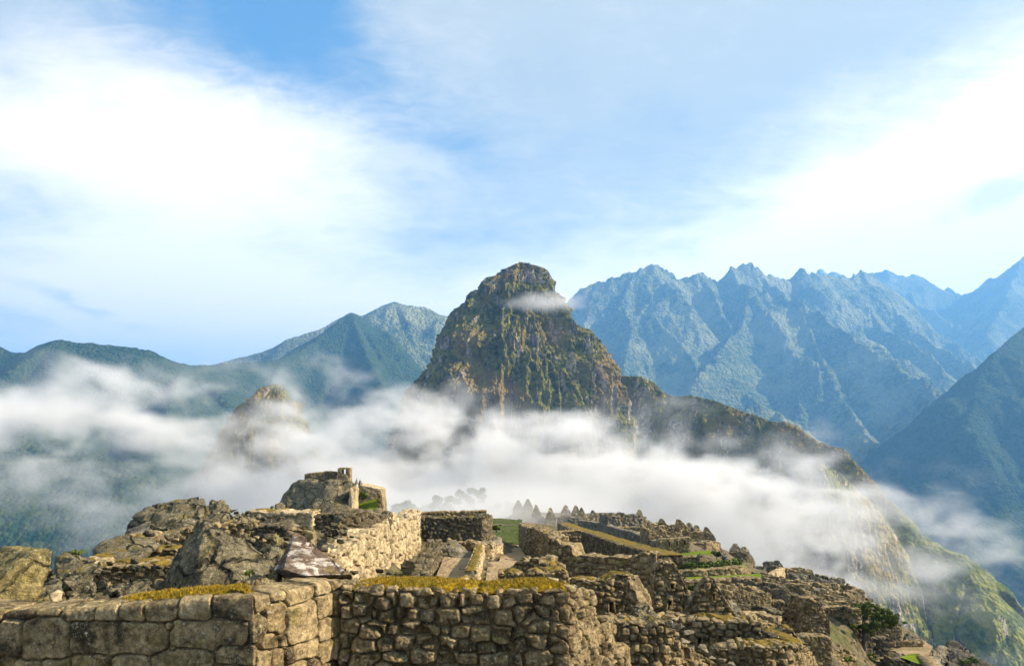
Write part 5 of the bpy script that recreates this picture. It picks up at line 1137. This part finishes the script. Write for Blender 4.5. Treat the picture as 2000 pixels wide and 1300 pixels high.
rg2 = np.random.default_rng(31)
LR = []
for (x0, x1, y0, y1, Y0, Y1, n_, s0, s1) in [(100,320,1140,1176,8.6,7.0,16,14,34),(150,330,1092,1130,12,9.5,16,10,22),(400,560,1048,1120,15,8.8,34,12,30),(250,420,1040,1066,18,15,18,10,22),(440,560,1000,1032,24,18,14,9,18),(540,640,1062,1110,14,9,16,10,24),(690,840,1105,1150,17,14,10,10,22),(600,700,1034,1064,20,17,12,9,18)]:
    for i in range(n_):
        f = rg2.uniform(); LR.append((rg2.uniform(x0, x1), y0 + (y1 - y0) * f, Y0 + (Y1 - Y0) * f, rg2.uniform(s0, s1)))
scatter(LR, 'rough brown field stone among the fallen rubble of the left terraces', 'field stones on the left terraces', M_rock)
LR = []
for (x0, x1, y0, y1, Y0, Y1, n_, s0, s1) in [(1440,1500,1200,1220,32,26,8,6,12),(1560,1660,1246,1290,34,30,14,6,12),(1250,1340,1180,1215,19,17,14,7,14),(1620,1760,1240,1290,46,38,22,5,10),(1400,1470,1175,1200,40,30,12,4,9),(1580,1740,1190,1230,52,46,20,4,8),(1480,1600,1160,1200,50,40,18,4,8),(1600,1668,1225,1290,42,35,50,6,14)]:
    for i in range(n_):
        f = rg2.uniform(); LR.append((rg2.uniform(x0, x1), y0 + (y1 - y0) * f, Y0 + (Y1 - Y0) * f, rg2.uniform(s0, s1)))
scatter(LR, 'rough brown stone fallen between the walls of the lower town', 'fallen stones in the lower town', M_mid)

# ---- the tree
tr = P(1688, 1300, 41); tree = empty('spreading_tree', tr); tag(tree, 'dark green spreading tree with a bare forked trunk in the lower right ruins', 'tree')
k_ = 41 / F
def tp(px, py, dy=0.0): return np.array([(px - 1688) * k_, dy, (1300 - py) * k_])
Vt, Ft = tube([tp(1688,1312), tp(1690,1280), tp(1687,1255), tp(1688,1235), tp(1686,1215)], [.17,.15,.12,.10,.08], 10)
raw_mesh('trunk', Vt, Ft, M_bark, tree)
limbs = [([(1688,1240,0),(1676,1226,.2),(1664,1216,.3),(1652,1210,.5)],.06), ([(1687,1230,0),(1680,1214,-.3),(1674,1200,-.5),(1668,1190,-.5)],.06), ([(1687,1222,0),(1692,1205,.3),(1698,1192,.4),(1700,1186,.4)],.06),
         ([(1688,1238,0),(1698,1224,-.2),(1710,1214,-.4),(1722,1208,-.5)],.06), ([(1689,1256,0),(1700,1240,.3),(1706,1228,.5)],.045), ([(1690,1268,0),(1682,1276,-.5),(1672,1262,-.6)],.04), ([(1687,1248,0),(1668,1240,-.3),(1646,1232,-.3)],.04)]
for pts, r0 in limbs:
    Vt, Ft = tube([tp(*q) for q in pts], np.linspace(r0, r0 * .3, len(pts)), 7); raw_mesh('limb', Vt, Ft, M_bark, tree)
rg = np.random.default_rng(77); cs, rs = [], []
for (x, y, w_, h_, n_) in [(1690,1198,46,24,40),(1662,1210,40,20,34),(1714,1206,38,28,40),(1684,1186,32,12,20),(1738,1216,20,16,14),(1642,1220,20,14,14),(1700,1222,44,12,12)]:
    for i in range(n_):
        cs.append(tp(x + rg.normal() * w_ * .42, y + rg.normal() * h_ * .40, rg.normal() * w_ * k_ * .45)); rs.append(rg.uniform(.09, .22))
V, Fq, tn = leaf_cloud(cs, rs, 21000, 0.05, 3, 0.6)
raw_mesh('crown', V, Fq, M_leaf, tree, smooth=False, attrs={'leaf': tn})
cs, rs = [], []
for (x, y, w_, h_, n_) in [(1626,1232,16,20,18),(1632,1222,12,8,8),(1620,1243,12,10,8)]:
    for i in range(n_): cs.append(P(x + rg.normal() * w_ * .4, y + rg.normal() * h_ * .4, 44 + rg.normal() * .4)); rs.append(rg.uniform(.08, .2))
tb = P(1628, 1262, 44); t2 = empty('small_tree', tb); tag(t2, 'small dark tree left of the spreading tree, against the triangular house', 'tree')
V, Fq, tn = leaf_cloud(np.array(cs) - tb, rs, 3600, 0.05, 4, 0.7); raw_mesh('crown', V, Fq, M_leaf, t2, smooth=False, attrs={'leaf': tn})
Vt, Ft = tube([(0, 0, -.3), (0.02, 0, .5), (-.05, 0, 1.1)], [.07, .05, .02], 7); raw_mesh('trunk', Vt, Ft, M_bark, t2)
# ---- trees that show as shapes in the mist
for i, (x, y, w_, h_) in enumerate([(790,985,44,28),(870,975,60,38),(925,962,56,30),(1000,988,60,24),(835,990,40,22)]):
    Yt = 205 + 6 * i; b_ = P(x, y + h_ * .5 + 22, Yt); tt_ = empty('misty_tree', b_)
    tag(tt_, 'dark broadleaf tree standing as a faint shape in the mist behind the ruins', 'tree', 'trees hidden in the mist behind the ruins')
    kk = Yt / F; cs = np.column_stack([rg.normal(0, .28, 26) * w_ * kk, rg.normal(0, .25, 26) * w_ * kk, 16 * kk + (0.5 + rg.normal(0, .22, 26)) * h_ * kk])
    V, Fq, tn = leaf_cloud(cs, rg.uniform(.6, 1.5, 26), 3500, 0.28, 90 + i, 0.8); raw_mesh('crown', V, Fq, M_leaf, tt_, smooth=False, attrs={'leaf': tn})
    Vt, Ft = tube([(0, 0, -2), (0, 0, 16 * kk * .6), (.3, 0, 16 * kk + h_ * kk * .4)], [.4, .3, .12], 8); raw_mesh('trunk', Vt, Ft, M_bark, tt_)

# ---- two visitors
def skin_person(label, px, py_feet, Y, hgt, shirt, trousers, seed, lean=0.0, hat=None):
    base = P(px, py_feet, Y)
    root = empty('person', base); tag(root, label, 'person')
    s = hgt / 1.7
    J = dict(pel=(0,0,.93), ch=(0,0,1.28), nk=(0,0,1.45), hd=(0,-.01,1.55), tp=(0,0,1.68), ls=(-.17,0,1.38), le=(-.24,.02,1.12), lh=(-.23,-.08,.90), rs=(.17,0,1.38), re=(.25,-.02,1.12), rh=(.2,-.16,.98),
             lp=(-.09,0,.88), lk=(-.1,-.02,.48), la=(-.1,.03,.08), lt=(-.1,-.13,.03), rp=(.09,0,.88), rk=(.11,-.05,.48), ra=(.12,.02,.08), rt=(.13,-.14,.03))
    Rr = dict(pel=.13, ch=.14, nk=.055, hd=.095, tp=.07, ls=.06, le=.042, lh=.035, rs=.06, re=.042, rh=.035, lp=.085, lk=.055, la=.04, lt=.035, rp=.085, rk=.055, ra=.04, rt=.035)
    E = [('pel','ch'),('ch','nk'),('nk','hd'),('hd','tp'),('ch','ls'),('ls','le'),('le','lh'),('ch','rs'),('rs','re'),('re','rh'),('pel','lp'),('lp','lk'),('lk','la'),('la','lt'),('pel','rp'),('rp','rk'),('rk','ra'),('ra','rt')]
    def skinned(name, keys, scale, mat):
        ks = [k for k in J if k in keys]; me = bpy.data.meshes.new(name)
        me.from_pydata([tuple(np.array(J[k]) * s) for k in ks], [(ks.index(a), ks.index(b)) for a, b in E if a in ks and b in ks], [])
        o = finish(bpy.data.objects.new(name, me), mat, root)
        md = o.modifiers.new('skin', 'SKIN')
        for i, k in enumerate(ks):
            me.skin_vertices[0].data[i].radius = (Rr[k] * s * scale,) * 2
        me.skin_vertices[0].data[0].use_root = True
        sb = o.modifiers.new('sub', 'SUBSURF'); sb.levels = 1; sb.render_levels = 2
        return o
    def plain(nm, c):
        m, t = mat_new(nm); out_bsdf(t, c, 0.8); return m
    skinned('body', set(J), 1.0, plain('skin', (0.45, 0.28, 0.20)))
    skinned('shirt', {'pel','ch','ls','le','rs','re'}, 1.16, plain('shirt_cloth', shirt))
    skinned('trousers', {'pel','lp','lk','la','rp','rk','ra'}, 1.18, plain('trouser_cloth', trousers))
    Jh = raw_mesh('hair', *(lambda: (lambda V, Fq: (V * s, Fq))(*tube([(0, .02, 1.52), (0, .025, 1.60), (0, .02, 1.68), (0, .01, 1.715)], [.085, .108, .09, .02], 10)))(), plain('hair_brown', (0.05, 0.03, 0.02)), root)
    CTRL.append((base[0], base[1], base[2] - 0.02))
    return root
skin_person('visitor in a pale lilac top standing beside the dark wall, left of the pair', 1497.5, 1145, 69, 1.68*0.52, (0.55, 0.42, 0.50), (0.06, 0.05, 0.08), 1)
skin_person('visitor in a pink top standing beside the dark wall, right of the pair', 1503, 1145, 69.3, 1.72*0.52, (0.65, 0.33, 0.28), (0.05, 0.03, 0.03), 2)

# ---- the ground of the site, drawn through the feet of everything standing on it
for px_ in (1630, 1700, 1780, 1860, 1950, 2100, 2300, 2600):
    for Y_ in (8, 13, 19, 26):
        CTRL.append(tuple(P(px_, 1400, Y_)))
C_ = np.array([c for c in CTRL if c[1] > 1.5])
def uv(x, y): return np.stack([x / y * 1.0, np.log(y) * 0.55], -1)
Q = uv(C_[:, 0], C_[:, 1]); val = C_[:, 2] / C_[:, 1]
nC = len(Q)
K = np.linalg.norm(Q[:, None] - Q[None], axis=-1); A_ = np.zeros((nC + 3, nC + 3)); A_[:nC, :nC] = -K + np.eye(nC) * 0.022
A_[:nC, nC] = A_[nC, :nC] = 1; A_[:nC, nC + 1:] = Q; A_[nC + 1:, :nC] = Q.T
sol = np.linalg.solve(A_, np.r_[val, 0, 0, 0])
def ground_z(x, y):
    x, y = np.asarray(x, float), np.asarray(y, float); q = uv(x, y).reshape(-1, 2); r_ = np.empty(len(q))
    for i in range(0, len(q), 20000):
        qq = q[i:i + 20000]; r_[i:i + 20000] = -(np.sqrt((qq[:, :1] - Q[:, 0]) ** 2 + (qq[:, 1:] - Q[:, 1]) ** 2)) @ sol[:nC] + sol[nC] + qq @ sol[nC + 1:]
    return r_.reshape(x.shape) * y
npx, nY = 820, 560
pxs = np.linspace(-700, 2500, npx); Ys = np.exp(np.linspace(np.log(2.2), np.log(330), nY))
XX = (pxs[:, None] - HX) / F * Ys[None]; YY = np.repeat(Ys[None], npx, 0)
ZZ = ground_z(XX, YY)
nearr = np.clip(YY / 20, 0.15, 1)
Ye = np.interp(pxs, [-700,0,100,240,470,520,560,740,765,800,1290,1420,1480,1620,1700,1800,1850,1900,1950,2100,2500],
                    [9,10,15,28,32,40,68,72,150,235,165,118,108,92,78,64,50,46,43,38,34])[:, None]
ZZ = ZZ - np.clip(YY - Ye, 0, None) * 1.3 - np.clip(YY - Ye * 1.25, 0, None) * 1.2
ZZ = ZZ - 0.06 - 0.10 * nearr + fbm(XX / 1.6, YY / 1.6, 0, 5, 4) * 0.16 * nearr + np.clip(fbm(XX / 0.9, YY / 0.9, 0, 4, 14, 0.6, ridged=True), 0, 1) * 0.28 * nearr
tag(raw_mesh('ground', np.stack([XX, YY, ZZ], -1).reshape(-1, 3), grid_faces(npx, nY)[:, ::-1], M_ground), kind='structure')

# ---- small roofless houses filling the slope
HN = 0
for (px_, py_, Y_, w_, d_, h_, a_) in [(1460,1190,38,3.0,2.4,1.1,10),(1492,1184,44,3.2,2.6,1.2,-8),(1580,1158,60,4.2,3.0,1.5,12),(1622,1168,56,4.5,3.2,1.5,8),(1548,1176,50,3.2,2.4,1.3,-5),(1600,1193,43,3.4,2.4,1.1,10),
    (1640,1200,47,3.6,2.6,1.2,4),(1690,1190,58,4.2,3,1.4,6),(1650,1178,62,4.2,3,1.3,10),(1720,1222,50,3.2,2.4,1.3,3),(1680,1206,56,3.6,2.6,1.2,10),(1610,1160,70,4.6,3.2,1.5,6),(1560,1140,76,4.4,3.2,1.6,4),
    (1420,1188,34,2.6,2.2,1.0,12),(1462,1218,25,2.0,1.6,0.8,8),(1405,1196,29,2.2,1.8,0.9,-6),(1440,1150,52,3.6,2.8,1.0,6),(1665,1250,42,2.6,2.0,1.0,5),(1300,1076,76,4,3,1.5,8),(1225,1036,98,6,4,2.2,10),(1310,1030,100,6,4,2.4,5),(1340,1040,98,5,4,2.2,8),(1180,1020,118,6,4,2.2,12),(1150,1018,124,6,4,2.2,10),(1100,1012,140,6,4,2.5,5)]:
    x0_, y0_ = (px_ - HX) / F * Y_, Y_
    gz = float(ground_z(np.array([x0_]), np.array([y0_]))[0]) - 0.1
    zt_ = (HY - py_) / F * Y_
    if not (gz + 0.3 < zt_ < gz + h_ * 2.2): zt_ = gz + h_
    ca_, sa_ = math.cos(R(a_)), math.sin(R(a_)); pts = []
    for (u_, v_) in ((0, 0), (w_, 0), (w_, d_), (0, d_), (0, 0.05)):
        X_, Y2 = x0_ + (u_ - w_ / 2) * ca_ - v_ * sa_, y0_ + (u_ - w_ / 2) * sa_ + v_ * ca_
        pts.append((X_ / Y2 * F + HX, HY - (zt_ + (0.3 if u_ == 0 else 0)) / Y2 * F, Y2, HY - (gz - 0.5) / Y2 * F))
    wall('small roofless stone house with low broken walls on the terraced slope', pts, th=0.45, st=(0.0055 * Y_ + 0.05, 0.004 * Y_ + 0.04), mat=(M_mid, M_dark, M_mid, M_grey)[HN % 4], rag=0.003 * Y_, D=0.0013 * Y_,
         name='roofless_house', cat='ruined house', group='small roofless houses on the terraced slope', ctrl=False, seed=700 + HN, sink=0.3)
    HN += 1
